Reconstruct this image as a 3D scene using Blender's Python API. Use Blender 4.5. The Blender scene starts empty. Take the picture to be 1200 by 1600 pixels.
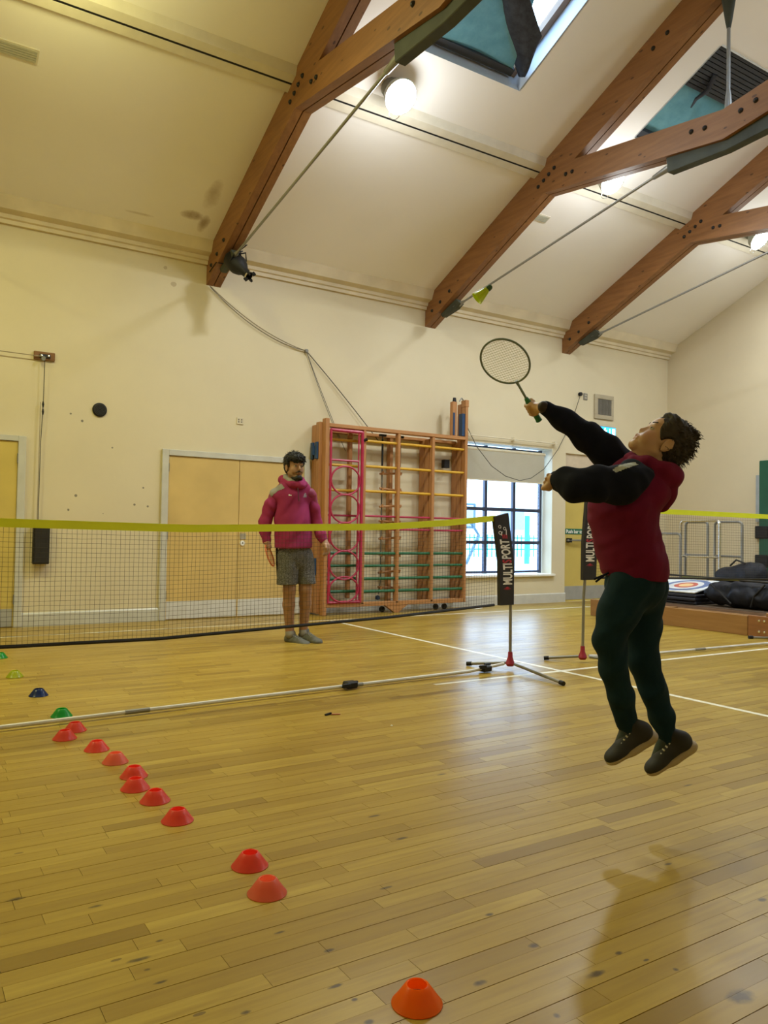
import bpy, bmesh, math, random
import numpy as np
from mathutils import Vector, Matrix

random.seed(7); rng = np.random.default_rng(7)
SC = bpy.context.scene
COL = SC.collection

# ------------------------------------------------------------------ camera
F_PX = 1214.68
YAW, PITCH, ROLL = math.radians(32.397), math.radians(1.513), math.radians(-0.975)
CAM = np.array([0.0, 0.0, 1.075])
def _basis():
    f = np.array([math.sin(YAW)*math.cos(PITCH), math.cos(YAW)*math.cos(PITCH), math.sin(PITCH)])
    r = np.array([math.cos(YAW), -math.sin(YAW), 0.0]); d = np.cross(f, r)
    c, s = math.cos(ROLL), math.sin(ROLL)
    return c*r + s*d, -s*r + c*d, f
C_R, C_D, C_F = _basis(); C_U = -C_D
cam_d = bpy.data.cameras.new('camera'); cam = bpy.data.objects.new('camera', cam_d); COL.objects.link(cam)
cam_d.sensor_fit = 'HORIZONTAL'; cam_d.sensor_width = 36.0; cam_d.lens = 36.0*F_PX/1200.0
cam_d.clip_start = 0.02; cam_d.clip_end = 200
m4 = Matrix.Identity(4)
for i in range(3):
    m4[i][0] = C_R[i]; m4[i][1] = C_U[i]; m4[i][2] = -C_F[i]; m4[i][3] = CAM[i]
cam.matrix_world = m4
SC.camera = cam

# ------------------------------------------------------------------ world, exposure
SC.view_settings.view_transform = 'Standard'; SC.view_settings.look = 'None'
SC.view_settings.gamma = 1.0; SC.view_settings.use_curve_mapping = False
SC.view_settings.exposure = 0.95
W = bpy.data.worlds.new('sky'); SC.world = W; W.use_nodes = True
bg = W.node_tree.nodes['Background']
bg.inputs['Color'].default_value = (0.46, 0.69, 1.0, 1); bg.inputs['Strength'].default_value = 4.6
LAMP_WATTS = 43.0; GLOW = 0.36
SC.cycles.max_bounces = 8; SC.cycles.diffuse_bounces = 5; SC.cycles.glossy_bounces = 4
SC.cycles.transparent_max_bounces = 24; SC.cycles.sample_clamp_indirect = 6.0
SC.cycles.caustics_reflective = False; SC.cycles.caustics_refractive = False

# ------------------------------------------------------------------ picture measuring (a pixel's ray met with a real plane)
def ray(x, y): return C_R*((x-600)/F_PX) + C_D*((y-800)/F_PX) + C_F
def onp(x, y, a, v):
    d = ray(x, y); return CAM + d*((v-CAM[a])/d[a])
def FL(x, y): return onp(x, y, 2, 0.0)
def at(x, y, z): return CAM + ray(x, y)*z
RS = 0.45; R0 = 4.43; WY = 9.10; RIDGE = 4.365; WX = 11.81; LX = -3.6; BY = -1.05
def roofz(y): return R0 + RS*(WY-y) if y >= RIDGE else R0 + RS*(WY-RIDGE) - RS*(RIDGE-y)
def onroof(x, y, off=0.0):
    n = np.array([0, RS, 1.0]); d = ray(x, y); return CAM + d*((R0+RS*WY-off-n@CAM)/(n@d))

# ------------------------------------------------------------------ materials
MATS = {}
class NT:
    def __init__(s, name):
        s.m = bpy.data.materials.new(name); s.m.use_nodes = True
        s.t = s.m.node_tree; s.n = s.t.nodes; s.l = s.t.links
        s.b = s.n['Principled BSDF']; s.out = s.n['Material Output']
    def add(s, typ, **kw):
        n = s.n.new(typ)
        for k, v in kw.items(): setattr(n, k, v)
        return n
    def link(s, a, b): s.l.new(a, b)
    def val(s, sock, v):
        if hasattr(v, 'is_linked') or isinstance(v, bpy.types.NodeSocket): s.link(v, sock)
        else: sock.default_value = v
    def math(s, op, a, b=0.0, c=0.0, clamp=False):
        n = s.add('ShaderNodeMath', operation=op); n.use_clamp = clamp
        s.val(n.inputs[0], a); s.val(n.inputs[1], b); s.val(n.inputs[2], c); return n.outputs[0]
    def mix(s, f, a, b, mode='MIX'):
        n = s.add('ShaderNodeMix', data_type='RGBA', blend_type=mode)
        s.val(n.inputs[0], f); s.val(n.inputs[6], a); s.val(n.inputs[7], b); return n.outputs[2]
    def pos(s): return s.add('ShaderNodeNewGeometry').outputs['Position']
    def objc(s): return s.add('ShaderNodeTexCoord').outputs['Object']
    def mapping(s, v, scale=(1,1,1), loc=(0,0,0)):
        n = s.add('ShaderNodeMapping'); s.link(v, n.inputs[0])
        n.inputs['Scale'].default_value = scale; n.inputs['Location'].default_value = loc; return n.outputs[0]
    def noise(s, v, scale=5, detail=4, rough=0.5):
        n = s.add('ShaderNodeTexNoise'); s.link(v, n.inputs['Vector'])
        n.inputs['Scale'].default_value = scale; n.inputs['Detail'].default_value = detail; n.inputs['Roughness'].default_value = rough
        return n.outputs['Fac']
    def ramp(s, f, stops):
        n = s.add('ShaderNodeValToRGB'); s.link(f, n.inputs[0]); cr = n.color_ramp
        while len(cr.elements) < len(stops): cr.elements.new(0.5)
        for e, (p, c) in zip(cr.elements, stops): e.position = p; e.color = c if len(c) == 4 else (*c, 1)
        return n.outputs[0]
    def bump(s, h, strength=0.3, dist=0.01):
        n = s.add('ShaderNodeBump'); s.link(h, n.inputs['Height'])
        n.inputs['Strength'].default_value = strength; n.inputs['Distance'].default_value = dist
        s.link(n.outputs[0], s.b.inputs['Normal'])
def c4(c): return (c[0], c[1], c[2], 1)
def mat(name, col, rough=0.6, metal=0.0, var=0.08, scale=8.0, bump=0.0, bscale=60, spec=0.5, coat=0.0, stretch=(1,1,1)):
    if name in MATS: return MATS[name]
    t = NT(name); v = t.mapping(t.objc(), stretch)
    f = t.noise(v, scale, 4)
    lo = [max(0, x*(1-var)) for x in col]; hi = [min(1, x*(1+var)) for x in col]
    t.link(t.ramp(f, [(0.3, lo), (0.7, hi)]), t.b.inputs['Base Color'])
    t.b.inputs['Roughness'].default_value = rough; t.b.inputs['Metallic'].default_value = metal
    t.b.inputs['Specular IOR Level'].default_value = spec; t.b.inputs['Coat Weight'].default_value = coat
    if bump > 0: t.bump(t.noise(v, bscale, 3), bump, 0.004)
    MATS[name] = t.m; return t.m
def emit(name, col, s):
    t = NT(name); t.b.inputs['Base Color'].default_value = c4(col)
    t.b.inputs['Emission Color'].default_value = c4(col); t.b.inputs['Emission Strength'].default_value = s
    MATS[name] = t.m; return t.m
def wood(name, a, b, scale=1.0, axis=1, rough=0.5, knots=True):
    t = NT(name); st = [14, 14, 14]; st[axis] = 1.2
    v = t.mapping(t.objc(), tuple(x*scale for x in st))
    f = t.noise(v, 1.6, 6, 0.6)
    col = t.ramp(f, [(0.25, a), (0.75, b)])
    if knots:
        sk = [9, 9, 9]; sk[axis] = 4.0
        vo = t.add('ShaderNodeTexVoronoi'); t.link(t.mapping(t.objc(), tuple(sk)), vo.inputs['Vector']); vo.inputs['Scale'].default_value = 1.0
        k = t.math('LESS_THAN', vo.outputs['Distance'], 0.10)
        col = t.mix(t.math('MULTIPLY', k, 0.75), col, (a[0]*0.25, a[1]*0.2, a[2]*0.2, 1))
    t.link(col, t.b.inputs['Base Color']); t.b.inputs['Roughness'].default_value = rough
    t.bump(f, 0.15, 0.003); MATS[name] = t.m; return t.m

# ------------------------------------------------------------------ mesh helpers
class MB:
    def __init__(s): s.v = []; s.f = []
    def raw(s, v, f):
        o = len(s.v); s.v += [tuple(map(float, p)) for p in v]; s.f += [tuple(i+o for i in q) for q in f]; return s
    def box(s, lo, hi):
        x0,y0,z0 = lo; x1,y1,z1 = hi
        return s.raw([(x0,y0,z0),(x1,y0,z0),(x1,y1,z0),(x0,y1,z0),(x0,y0,z1),(x1,y0,z1),(x1,y1,z1),(x0,y1,z1)],
                     [(0,3,2,1),(4,5,6,7),(0,1,5,4),(1,2,6,5),(2,3,7,6),(3,0,4,7)])
    def obox(s, c, ax, ay, az):   # centre and three half axes
        c, ax, ay, az = map(np.array, (c, ax, ay, az)); v = []
        for k in (-1, 1):
            for i, j in ((-1,-1),(1,-1),(1,1),(-1,1)): v.append(c+ax*i+ay*j+az*k)
        return s.raw(v, [(0,3,2,1),(4,5,6,7),(0,1,5,4),(1,2,6,5),(2,3,7,6),(3,0,4,7)])
    def prism(s, poly, axis, a, b):   # polygon in the other two axes, extruded along axis
        n = len(poly); v = []
        for h in (a, b):
            for p in poly:
                q = list(p); q.insert(axis, h); v.append(q)
        return s.raw(v, [tuple(range(n))[::-1], tuple(range(n, 2*n))] + [(i, (i+1) % n, n+(i+1) % n, n+i) for i in range(n)])
    def tube(s, pts, r, n=8, cap=True, closed=False):
        pts = [np.array(p, float) for p in pts]; m = len(pts)
        rr = r if hasattr(r, '__len__') else [r]*m
        base = len(s.v); up = None
        for i, p in enumerate(pts):
            if closed: t = pts[(i+1) % m]-pts[i-1]
            else: t = pts[min(i+1, m-1)]-pts[max(i-1, 0)]
            t = t/(np.linalg.norm(t)+1e-12)
            if up is None:
                up = np.cross(t, (0,0,1)) if abs(t[2]) < 0.9 else np.cross(t, (1,0,0))
            up = up-t*(up@t); up /= np.linalg.norm(up); w = np.cross(t, up)
            for k in range(n):
                a = 2*math.pi*k/n; s.v.append(tuple(p+(up*math.cos(a)+w*math.sin(a))*rr[i]))
        for i in range(m if closed else m-1):
            for k in range(n):
                a = base+i*n+k; b = base+i*n+(k+1) % n; j = (i+1) % m
                c = base+j*n+(k+1) % n; d = base+j*n+k; s.f.append((a, b, c, d))
        if cap and not closed:
            s.f.append(tuple(base+k for k in range(n))[::-1]); s.f.append(tuple(base+(m-1)*n+k for k in range(n)))
        return s
    def lathe(s, prof, origin=(0,0,0), axis=(0,0,1), n=24, close=False):
        ax = np.array(axis, float); ax /= np.linalg.norm(ax)
        u = np.cross(ax, (0,1,0)) if abs(ax[1]) < 0.9 else np.cross(ax, (1,0,0)); u /= np.linalg.norm(u); w = np.cross(ax, u)
        o = np.array(origin, float); base = len(s.v)
        for r, h in prof:
            for k in range(n):
                a = 2*math.pi*k/n; s.v.append(tuple(o+ax*h+(u*math.cos(a)+w*math.sin(a))*r))
        m = len(prof)
        for i in range(m if close else m-1):
            j = (i+1) % m
            for k in range(n): s.f.append((base+i*n+k, base+i*n+(k+1) % n, base+j*n+(k+1) % n, base+j*n+k))
        return s
    def build(s, name, m=None, parent=None, smooth=False, origin=None, bevel=0.0):
        me = bpy.data.meshes.new(name)
        o3 = np.array(origin, float) if origin is not None else np.zeros(3)
        me.from_pydata([tuple(np.array(p)-o3) for p in s.v], [], s.f); me.update()
        bm = bmesh.new(); bm.from_mesh(me); bmesh.ops.recalc_face_normals(bm, faces=bm.faces)
        if bevel > 0:
            bmesh.ops.bevel(bm, geom=[e for e in bm.edges], offset=bevel, segments=1, affect='EDGES')
        bm.to_mesh(me); bm.free()
        if smooth:
            me.polygons.foreach_set('use_smooth', [True]*len(me.polygons))
            try: me.set_sharp_from_angle(angle=math.radians(42))
            except Exception: pass
        ob = bpy.data.objects.new(name, me); COL.objects.link(ob)
        if m: me.materials.append(m)
        if parent is not None:
            ob.parent = parent
            if origin is None: ob.location = tuple(-np.array(WORLD(parent)))
            else: ob.location = tuple(o3-np.array(WORLD(parent)))
        elif origin is not None: ob.location = tuple(o3)
        return ob
def WORLD(o):
    p = np.array(o.location)
    while o.parent is not None: o = o.parent; p = p+np.array(o.location)
    return p
def tag(o, label=None, cat=None, group=None, kind=None):
    if label: o['label'] = label
    if cat: o['category'] = cat
    if group: o['group'] = group
    if kind: o['kind'] = kind
    return o
def thing(name, loc, label, cat, group=None):
    o = bpy.data.objects.new(name, None); COL.objects.link(o); o.location = tuple(map(float, loc)); o.empty_display_size = 0.1
    return tag(o, label, cat, group)
def copy_tree(o, parent=None):
    c = o.copy(); COL.objects.link(c)
    if parent is not None: c.parent = parent
    for ch in list(o.children): copy_tree(ch, c)
    return c
def text_geo(txt, size=1.0, bold=0.0, depth=0.0):
    cu = bpy.data.curves.new('t', 'FONT'); cu.body = txt; cu.size = size; cu.offset = bold; cu.extrude = depth
    cu.resolution_u = 3
    ob = bpy.data.objects.new('t', cu); me = bpy.data.meshes.new_from_object(ob)
    v = [tuple(p.co) for p in me.vertices]; f = [tuple(p.vertices) for p in me.polygons]
    bpy.data.objects.remove(ob); bpy.data.meshes.remove(me); bpy.data.curves.remove(cu)
    return np.array(v), f

# ------------------------------------------------------------------ room materials
def wall_material(name, base, specks=False):
    t = NT(name); p = t.pos()
    f = t.noise(p, 0.9, 5, 0.6); g = t.noise(p, 9, 4, 0.6)
    col = t.ramp(f, [(0.3, tuple(x*0.93 for x in base)), (0.7, base)])
    col = t.mix(t.math('MULTIPLY', g, 0.10), col, c4([x*0.72 for x in base]))
    if specks:
        vo = t.add('ShaderNodeTexVoronoi'); t.link(t.mapping(p, (6.5, 1, 6.5)), vo.inputs['Vector']); vo.inputs['Scale'].default_value = 1.0
        spk = t.math('LESS_THAN', vo.outputs['Distance'], 0.10)
        sx = t.add('ShaderNodeSeparateXYZ'); t.link(p, sx.inputs[0])
        inx = t.math('LESS_THAN', t.math('ABSOLUTE', t.math('SUBTRACT', sx.outputs[0], 2.05)), 0.62)
        inz = t.math('LESS_THAN', t.math('ABSOLUTE', t.math('SUBTRACT', sx.outputs[2], 1.62)), 0.72)
        few = t.math('GREATER_THAN', t.noise(p, 3.1, 1), 0.5)
        k = t.math('MULTIPLY', t.math('MULTIPLY', spk, inx), t.math('MULTIPLY', inz, few))
        col = t.mix(t.math('MULTIPLY', k, 0.75), col, (0.06, 0.055, 0.05, 1))
        # rusty smears below the leaking eaves beside the first truss
        for (cx, cz, rx, rz) in ((2.66, 4.16, 0.035, 0.035), (2.76, 3.98, 0.05, 0.04)):
            e = t.math('ADD', t.math('POWER', t.math('DIVIDE', t.math('SUBTRACT', sx.outputs[0], cx), rx), 2.0),
                       t.math('POWER', t.math('DIVIDE', t.math('SUBTRACT', sx.outputs[2], cz), rz), 2.0))
            e = t.math('ADD', e, t.math('MULTIPLY', t.noise(p, 22, 3), 1.2))
            col = t.mix(t.math('MULTIPLY', t.math('LESS_THAN', e, 1.1), 0.45), col, (0.25, 0.16, 0.07, 1))
    t.link(col, t.b.inputs['Base Color']); t.b.inputs['Roughness'].default_value = 0.55
    t.bump(t.noise(p, 40, 4), 0.12, 0.004); MATS[name] = t.m; return t.m
M_WALL = wall_material('cream_wall_paint', (0.70, 0.625, 0.45), True)
M_WALL2 = wall_material('cream_end_wall_paint', (0.66, 0.585, 0.43))

def ceiling_material():
    t = NT('ceiling_paint'); p = t.pos(); base = (0.90, 0.875, 0.86)
    f = t.noise(p, 0.7, 4); col = t.ramp(f, [(0.3, tuple(x*0.94 for x in base)), (0.7, base)])
    sx = t.add('ShaderNodeSeparateXYZ'); t.link(p, sx.inputs[0])
    wob = t.noise(p, 5.0, 4, 0.65)
    # brown water stains by the eaves, left of the first truss
    pts = [onroof(*q) for q in ((125,336),(170,330),(215,333),(262,338),(300,336),(318,350))]
    for (x, y), rx, ry, dk in [((pts[0][0], pts[0][1]), .13, .03, .5), ((pts[2][0], pts[2][1]), .20, .022, .35), ((pts[4][0], pts[4][1]), .15, .07, .6),
                               ((pts[5][0], pts[5][1]), .07, .14, .6), ((2.93, 8.28), .10, .22, .38), ((2.60, 8.92), .13, .035, .75)]:
        e = t.math('ADD', t.math('POWER', t.math('DIVIDE', t.math('SUBTRACT', sx.outputs[0], x), rx), 2.0),
                   t.math('POWER', t.math('DIVIDE', t.math('SUBTRACT', sx.outputs[1], y), ry), 2.0))
        e = t.math('ADD', e, t.math('MULTIPLY', wob, 1.7))
        k = t.math('MULTIPLY', t.math('SUBTRACT', 1.75, e, clamp=True), dk*1.25, clamp=True)
        col = t.mix(k, col, (0.27, 0.17, 0.08, 1))
    t.link(col, t.b.inputs['Base Color']); t.b.inputs['Roughness'].default_value = 0.6
    t.bump(t.noise(p, 30, 3), 0.08, 0.004); MATS['ceiling'] = t.m; return t.m
M_CEIL = ceiling_material()

def floor_material():
    t = NT('varnished_beech_floor'); p = t.pos()
    at_ = t.add('ShaderNodeAttribute'); at_.attribute_name = 'tone'
    oi = t.add('ShaderNodeObjectInfo')
    sepc = t.add('ShaderNodeSeparateColor'); t.link(oi.outputs['Color'], sepc.inputs[0])
    tone = t.math('ADD', at_.outputs['Fac'], sepc.outputs[0])
    off = t.add('ShaderNodeCombineXYZ'); t.link(t.math('MULTIPLY', tone, 37.0), off.inputs[0]); t.link(t.math('MULTIPLY', tone, 91.0), off.inputs[1])
    va = t.add('ShaderNodeVectorMath', operation='ADD'); t.link(p, va.inputs[0]); t.link(off.outputs[0], va.inputs[1])
    g1 = t.noise(t.mapping(va.outputs[0], (1.3, 16, 1)), 2.2, 6, 0.62)
    g2 = t.noise(t.mapping(va.outputs[0], (3, 60, 1)), 3.0, 4, 0.6)
    wv = t.add('ShaderNodeTexWave', wave_type='RINGS'); t.link(t.mapping(va.outputs[0], (0.5, 7, 1)), wv.inputs['Vector'])
    wv.inputs['Scale'].default_value = 1.5; wv.inputs['Distortion'].default_value = 5; wv.inputs['Detail'].default_value = 3
    col = t.ramp(tone, [(0.0, (0.23, 0.145, 0.020)), (0.35, (0.335, 0.222, 0.032)), (0.7, (0.395, 0.27, 0.042)), (1.0, (0.45, 0.32, 0.058))])
    col = t.mix(t.ramp(g1, [(0.42, (0,0,0)), (0.72, (0.55,0.55,0.55))]), col, (0.22, 0.125, 0.022, 1))
    col = t.mix(t.math('MULTIPLY', g2, 0.28), col, (0.26, 0.165, 0.03, 1))
    col = t.mix(t.math('MULTIPLY', wv.outputs['Fac'], 0.12), col, (0.24, 0.15, 0.03, 1))
    sx = t.add('ShaderNodeSeparateXYZ'); t.link(p, sx.inputs[0])
    wob = t.noise(p, 45.0, 3, 0.6)
    knots = [((217,1499),.034,.010),((150,1416),.022,.008),((249,1470),.012,.006),((230,1515),.010,.006),((250,1535),.02,.006),((437,1457),.018,.006),
             ((514,1485),.016,.008),((524,1541),.022,.007),((384,1582),.014,.008),((554,1562),.009,.007),((577,1597),.014,.01),((765,1429),.016,.009),
             ((834,1477),.018,.012),((750,1536),.022,.011),((870,1587),.010,.010),((931,1522),.034,.012),((967,1489),.013,.008),((1056,1515),.009,.009),
             ((1157,1557),.045,.028),((1191,1406),.02,.012),((1075,1227),.032,.008),((1044,1350),.02,.008),((585,1275),.03,.01),((628,1310),.028,.01),
             ((25,1405),.03,.012),((1010,1500),.012,.005),((690,1210),.03,.008),((604,1387),.025,.008)]
    for q, rx, ry in knots:
        w = FL(*q)
        e = t.math('ADD', t.math('POWER', t.math('DIVIDE', t.math('SUBTRACT', sx.outputs[0], float(w[0])), rx), 2.0),
                   t.math('POWER', t.math('DIVIDE', t.math('SUBTRACT', sx.outputs[1], float(w[1])), ry), 2.0))
        e = t.math('ADD', e, t.math('MULTIPLY', wob, 1.3))
        col = t.mix(t.math('MULTIPLY', t.math('SUBTRACT', 1.75, e, clamp=True), 0.85), col, (0.045, 0.03, 0.018, 1))
    # small scattered pin knots everywhere
    vo = t.add('ShaderNodeTexVoronoi'); t.link(t.mapping(p, (2.2, 5.5, 1)), vo.inputs['Vector']); vo.inputs['Scale'].default_value = 1.0
    k = t.math('MULTIPLY', t.math('LESS_THAN', vo.outputs['Distance'], 0.034), 0.7)
    col = t.mix(k, col, (0.09, 0.05, 0.02, 1))
    t.link(col, t.b.inputs['Base Color'])
    r = t.math('ADD', t.math('MULTIPLY', t.noise(p, 3.0, 4), 0.14), 0.25); t.link(r, t.b.inputs['Roughness'])
    t.b.inputs['Specular IOR Level'].default_value = 0.27
    t.b.inputs['Coat Weight'].default_value = 0.0; t.b.inputs['Coat Roughness'].default_value = 0.2
    h = t.math('ADD', t.math('MULTIPLY', g1, 0.5), t.math('MULTIPLY', t.noise(t.mapping(va.outputs[0], (2.0, 9, 1)), 1.0, 2), 1.2))
    t.bump(h, 0.12, 0.006); MATS['floor'] = t.m; return t.m
M_FLOOR = floor_material()
M_GAP = mat('floor_joint', (0.035, 0.022, 0.012), 0.9)
M_TRIM = mat('grey_gloss_paint', (0.56, 0.56, 0.53), 0.35, var=0.06)
M_COVE = mat('cornice_paint', (0.70, 0.62, 0.46), 0.5, var=0.1, scale=3)
M_PURL = mat('purlin_casing_paint', (0.70, 0.655, 0.55), 0.5, var=0.05)
M_BLACK = mat('black_plastic', (0.009, 0.009, 0.011), 0.55, spec=.35)
M_STEEL = mat('grey_steel', (0.24, 0.24, 0.23), 0.4, 0.3)
M_CHROME = mat('bright_tube', (0.72, 0.72, 0.72), 0.22, 1.0, var=0.04)
M_WHITE = mat('white_paint', (0.82, 0.82, 0.80), 0.5, var=0.03)
M_CREAMP = mat('cream_plastic', (0.66, 0.60, 0.46), 0.4)
M_GSTEEL = mat('green_grey_steel', (0.045, 0.052, 0.038), 0.7, 0.0, var=0.25, scale=6)

def glass_material(name, tint=(1,1,1), gl=0.08):
    t = NT(name); t.n.remove(t.b)
    tr = t.add('ShaderNodeBsdfTransparent'); tr.inputs[0].default_value = c4(tint)
    g = t.add('ShaderNodeBsdfGlossy'); g.inputs['Roughness'].default_value = 0.02
    mx = t.add('ShaderNodeMixShader'); mx.inputs[0].default_value = gl
    t.link(tr.outputs[0], mx.inputs[1]); t.link(g.outputs[0], mx.inputs[2]); t.link(mx.outputs[0], t.out.inputs[0]); return t.m
M_GLASS = glass_material('window_glass')

# ------------------------------------------------------------------ floor of double-stave boards
floor = MB().box((LX, BY, -0.10), (WX, WY, -0.012)).build('floor', M_GAP); tag(floor, 'varnished beech strip floor of the sports hall', kind='structure')
BW = 0.1290; staves = []
yb = 1.2217*1.075 - 0.0003
k0 = int(math.floor((BY-yb)/BW))
row = k0
while yb+row*BW < WY:
    y0 = yb+row*BW
    for half in (0, 1):
        ya = y0+half*BW/2+(0.0012 if half == 0 else 0.0003); yc = y0+(half+1)*BW/2-(0.0012 if half == 1 else 0.0003)
        ya = max(ya, BY); yc = min(yc, WY)
        if yc-ya < 0.01: continue
        x = LX-random.random()*0.5
        while x < WX:
            L = random.choice((0.36, 0.42, 0.48, 0.55, 0.62, 0.70))
            a, b = max(x, LX), min(x+L-0.0012, WX)
            if b-a > 0.02: staves.append((a, b, ya, yc, min(1.0, max(0.0, random.gauss(0.56, 0.25)))))
            x += L
    row += 1
def pix(P):
    q = np.array(P)-CAM; z = q@C_F
    return 600+F_PX*(q@C_R)/z, 800+F_PX*(q@C_D)/z, z
near = []
for i, s in enumerate(staves):
    cx, cy = (s[0]+s[1])/2, (s[2]+s[3])/2
    best = None
    for xx in (s[0], cx, s[1]):
        px, py, z = pix((xx, cy, 0))
        if z > 0.3 and -5 < px < 1205 and py < 1605:
            best = z if best is None else min(best, z)
    if best is not None: near.append((best, i))
near.sort(); picked = set(i for _, i in near[:300])
unit = MB().box((0, 0, -0.012), (1, 1, 0)); 
ume = None
for i in sorted(picked):
    s = staves[i]
    if ume is None:
        ob = unit.build('stave', M_FLOOR, floor); ume = ob.data
    else:
        ob = bpy.data.objects.new('stave', ume); COL.objects.link(ob); ob.parent = floor
    ob.location = (s[0], s[2], 0); ob.scale = (s[1]-s[0], s[3]-s[2], 1); ob.color = (s[4], 0, 0, 1)
rest = MB(); tones = []
for i, s in enumerate(staves):
    if i in picked: continue
    rest.box((s[0], s[2], -0.012), (s[1], s[3], 0)); tones += [s[4]]*8
ro = rest.build('stave_field', M_FLOOR, floor); ro.color = (0, 0, 0, 1); tag(ro, kind='stuff')
a_ = ro.data.attributes.new('tone', 'FLOAT', 'POINT'); a_.data.foreach_set('value', tones)

# painted court lines, part of the floor
M_LINE = mat('court_line_paint', (0.74, 0.72, 0.60), 0.4, var=0.1, scale=20)
def line(a, b, w, up=0.0006):
    a = np.array([*a, 0.0]); b = np.array([*b, 0.0]); d = (b-a)/np.linalg.norm(b-a); n = np.array([-d[1], d[0], 0])*w/2
    h = np.array([0, 0, up])
    MB().raw([a-n, b-n, b+n, a+n, a-n+h, b-n+h, b+n+h, a+n+h], [(4,5,6,7),(0,1,5,4),(1,2,6,5),(2,3,7,6),(3,0,4,7)]).build('court_line', M_LINE, floor)
line((4.532, -0.9), (4.532, 8.28), 0.045); line((3.3, 4.49), (11.7, 4.38), 0.04, 0.0008); line((LX+.1, 8.33), (11.7, 8.33), 0.04)

# ------------------------------------------------------------------ walls
WIN = (7.12, 8.97, 0.455, 2.46); D3 = (9.27, 10.30, 0.0, 2.42)
def wall_with_holes(name, x0, x1, z0, z1, y, th, holes, m):
    xs = sorted({x0, x1, *[h[0] for h in holes], *[h[1] for h in holes]}); zs = sorted({z0, z1, *[h[2] for h in holes], *[h[3] for h in holes]})
    b = MB()
    for i in range(len(xs)-1):
        for j in range(len(zs)-1):
            cx, cz = (xs[i]+xs[i+1])/2, (zs[j]+zs[j+1])/2
            if any(h[0] < cx < h[1] and h[2] < cz < h[3] for h in holes): continue
            b.raw([(xs[i],y,zs[j]),(xs[i+1],y,zs[j]),(xs[i+1],y,zs[j+1]),(xs[i],y,zs[j+1])], [(0,1,2,3)])
            b.raw([(xs[i],y+th,zs[j]),(xs[i+1],y+th,zs[j]),(xs[i+1],y+th,zs[j+1]),(xs[i],y+th,zs[j+1])], [(3,2,1,0)])
    for h in holes:
        a, c, d, e = h
        b.raw([(a,y,d),(c,y,d),(c,y,e),(a,y,e),(a,y+th,d),(c,y+th,d),(c,y+th,e),(a,y+th,e)], [(0,1,5,4),(1,2,6,5),(2,3,7,6),(3,0,4,7)])
    return b.build(name, m)
w = wall_with_holes('wall_back', LX, WX, 0.0, 4.5, WY, 0.32, [WIN, D3], M_WALL); tag(w, 'long cream painted wall with doors and climbing frame', kind='structure')
gz = roofz(RIDGE)
gable = [(BY, 0.0), (WY, 0.0), (WY, 4.44), (RIDGE, gz+0.01), (BY, roofz(BY)+0.01)]
w = MB().prism(gable, 0, WX, WX+0.25).build('wall_right', M_WALL2); tag(w, 'cream gable end wall behind the equipment trolley', kind='structure')
w = MB().prism(gable, 0, LX-0.25, LX).build('wall_left', M_WALL2); tag(w, 'cream gable end wall outside the view', kind='structure')
w = MB().box((LX, BY-0.25, 0), (WX, BY, roofz(BY)+0.05)).build('wall_front', M_WALL2); tag(w, 'cream wall behind the photographer', kind='structure')

# ------------------------------------------------------------------ ceiling with roof window openings
SKY = [(4.262, 5.485, 5.02, 6.12), (7.285, 8.475, 4.97, 6.10)]
SKYF = [(4.2, 5.4, 2.5, 3.6), (7.3, 8.5, 2.5, 3.6), (9.9, 11.1, 2.5, 3.6)]  # openings added in the unseen slope to let daylight in
def slope(holes, ya, yb_, b):
    xs = sorted({LX, WX, *[h[0] for h in holes], *[h[1] for h in holes]}); ys = sorted({ya, yb_, *[h[2] for h in holes], *[h[3] for h in holes]})
    for i in range(len(xs)-1):
        for j in range(len(ys)-1):
            cx, cy = (xs[i]+xs[i+1])/2, (ys[j]+ys[j+1])/2
            if any(h[0] < cx < h[1] and h[2] < cy < h[3] for h in holes): continue
            q = [(xs[i],ys[j]),(xs[i+1],ys[j]),(xs[i+1],ys[j+1]),(xs[i],ys[j+1])]
            b.raw([(x, y, roofz(y)) for x, y in q], [(0,1,2,3)])
            b.raw([(x, y, roofz(y)+0.3) for x, y in q], [(3,2,1,0)])
b = MB(); slope(SKY, RIDGE, WY, b); slope(SKYF, BY, RIDGE, b)
ceil = b.build('ceiling', M_CEIL); tag(ceil, 'sloping white plaster ceiling under the pitched roof', kind='structure')
# cornice along the eaves
prof = [(WY, 4.285), (WY-0.035, 4.285), (WY-0.04, 4.325), (WY-0.065, 4.335), (WY-0.075, 4.375), (WY-0.16, 4.40), (WY-0.22, roofz(WY-0.22)), (WY, roofz(WY)+0.01)]
tr = MB().prism(prof, 0, LX, WX).build('trim_1', M_COVE); tag(tr, 'moulded cream cornice along the eaves', kind='structure')
# boxed purlin, its shadow gap drawn as a black strip
def nrm(y, off): return roofz(y)-off
pz = 0.075
prof = [(6.66, nrm(6.66, -.005)), (6.69, nrm(6.69, pz)), (6.770, nrm(6.770, pz)), (6.770, nrm(6.770, pz-.02)), (6.792, nrm(6.792, pz-.02)), (6.792, nrm(6.792, pz)), (6.87, nrm(6.87, pz)), (6.885, nrm(6.885, -.005))]
tr = MB().prism(prof, 0, LX, WX).build('trim_2', M_PURL); tag(tr, 'boxed white purlin running under the roof slope', kind='structure')
MB().prism([(6.771, nrm(6.771, pz-.003)), (6.791, nrm(6.791, pz-.003)), (6.791, nrm(6.791, pz-.018)), (6.771, nrm(6.771, pz-.018))], 0, LX, WX).build('shadow_gap_strip', M_BLACK, tr)  # black strip stands in for the shade inside the slot
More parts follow.
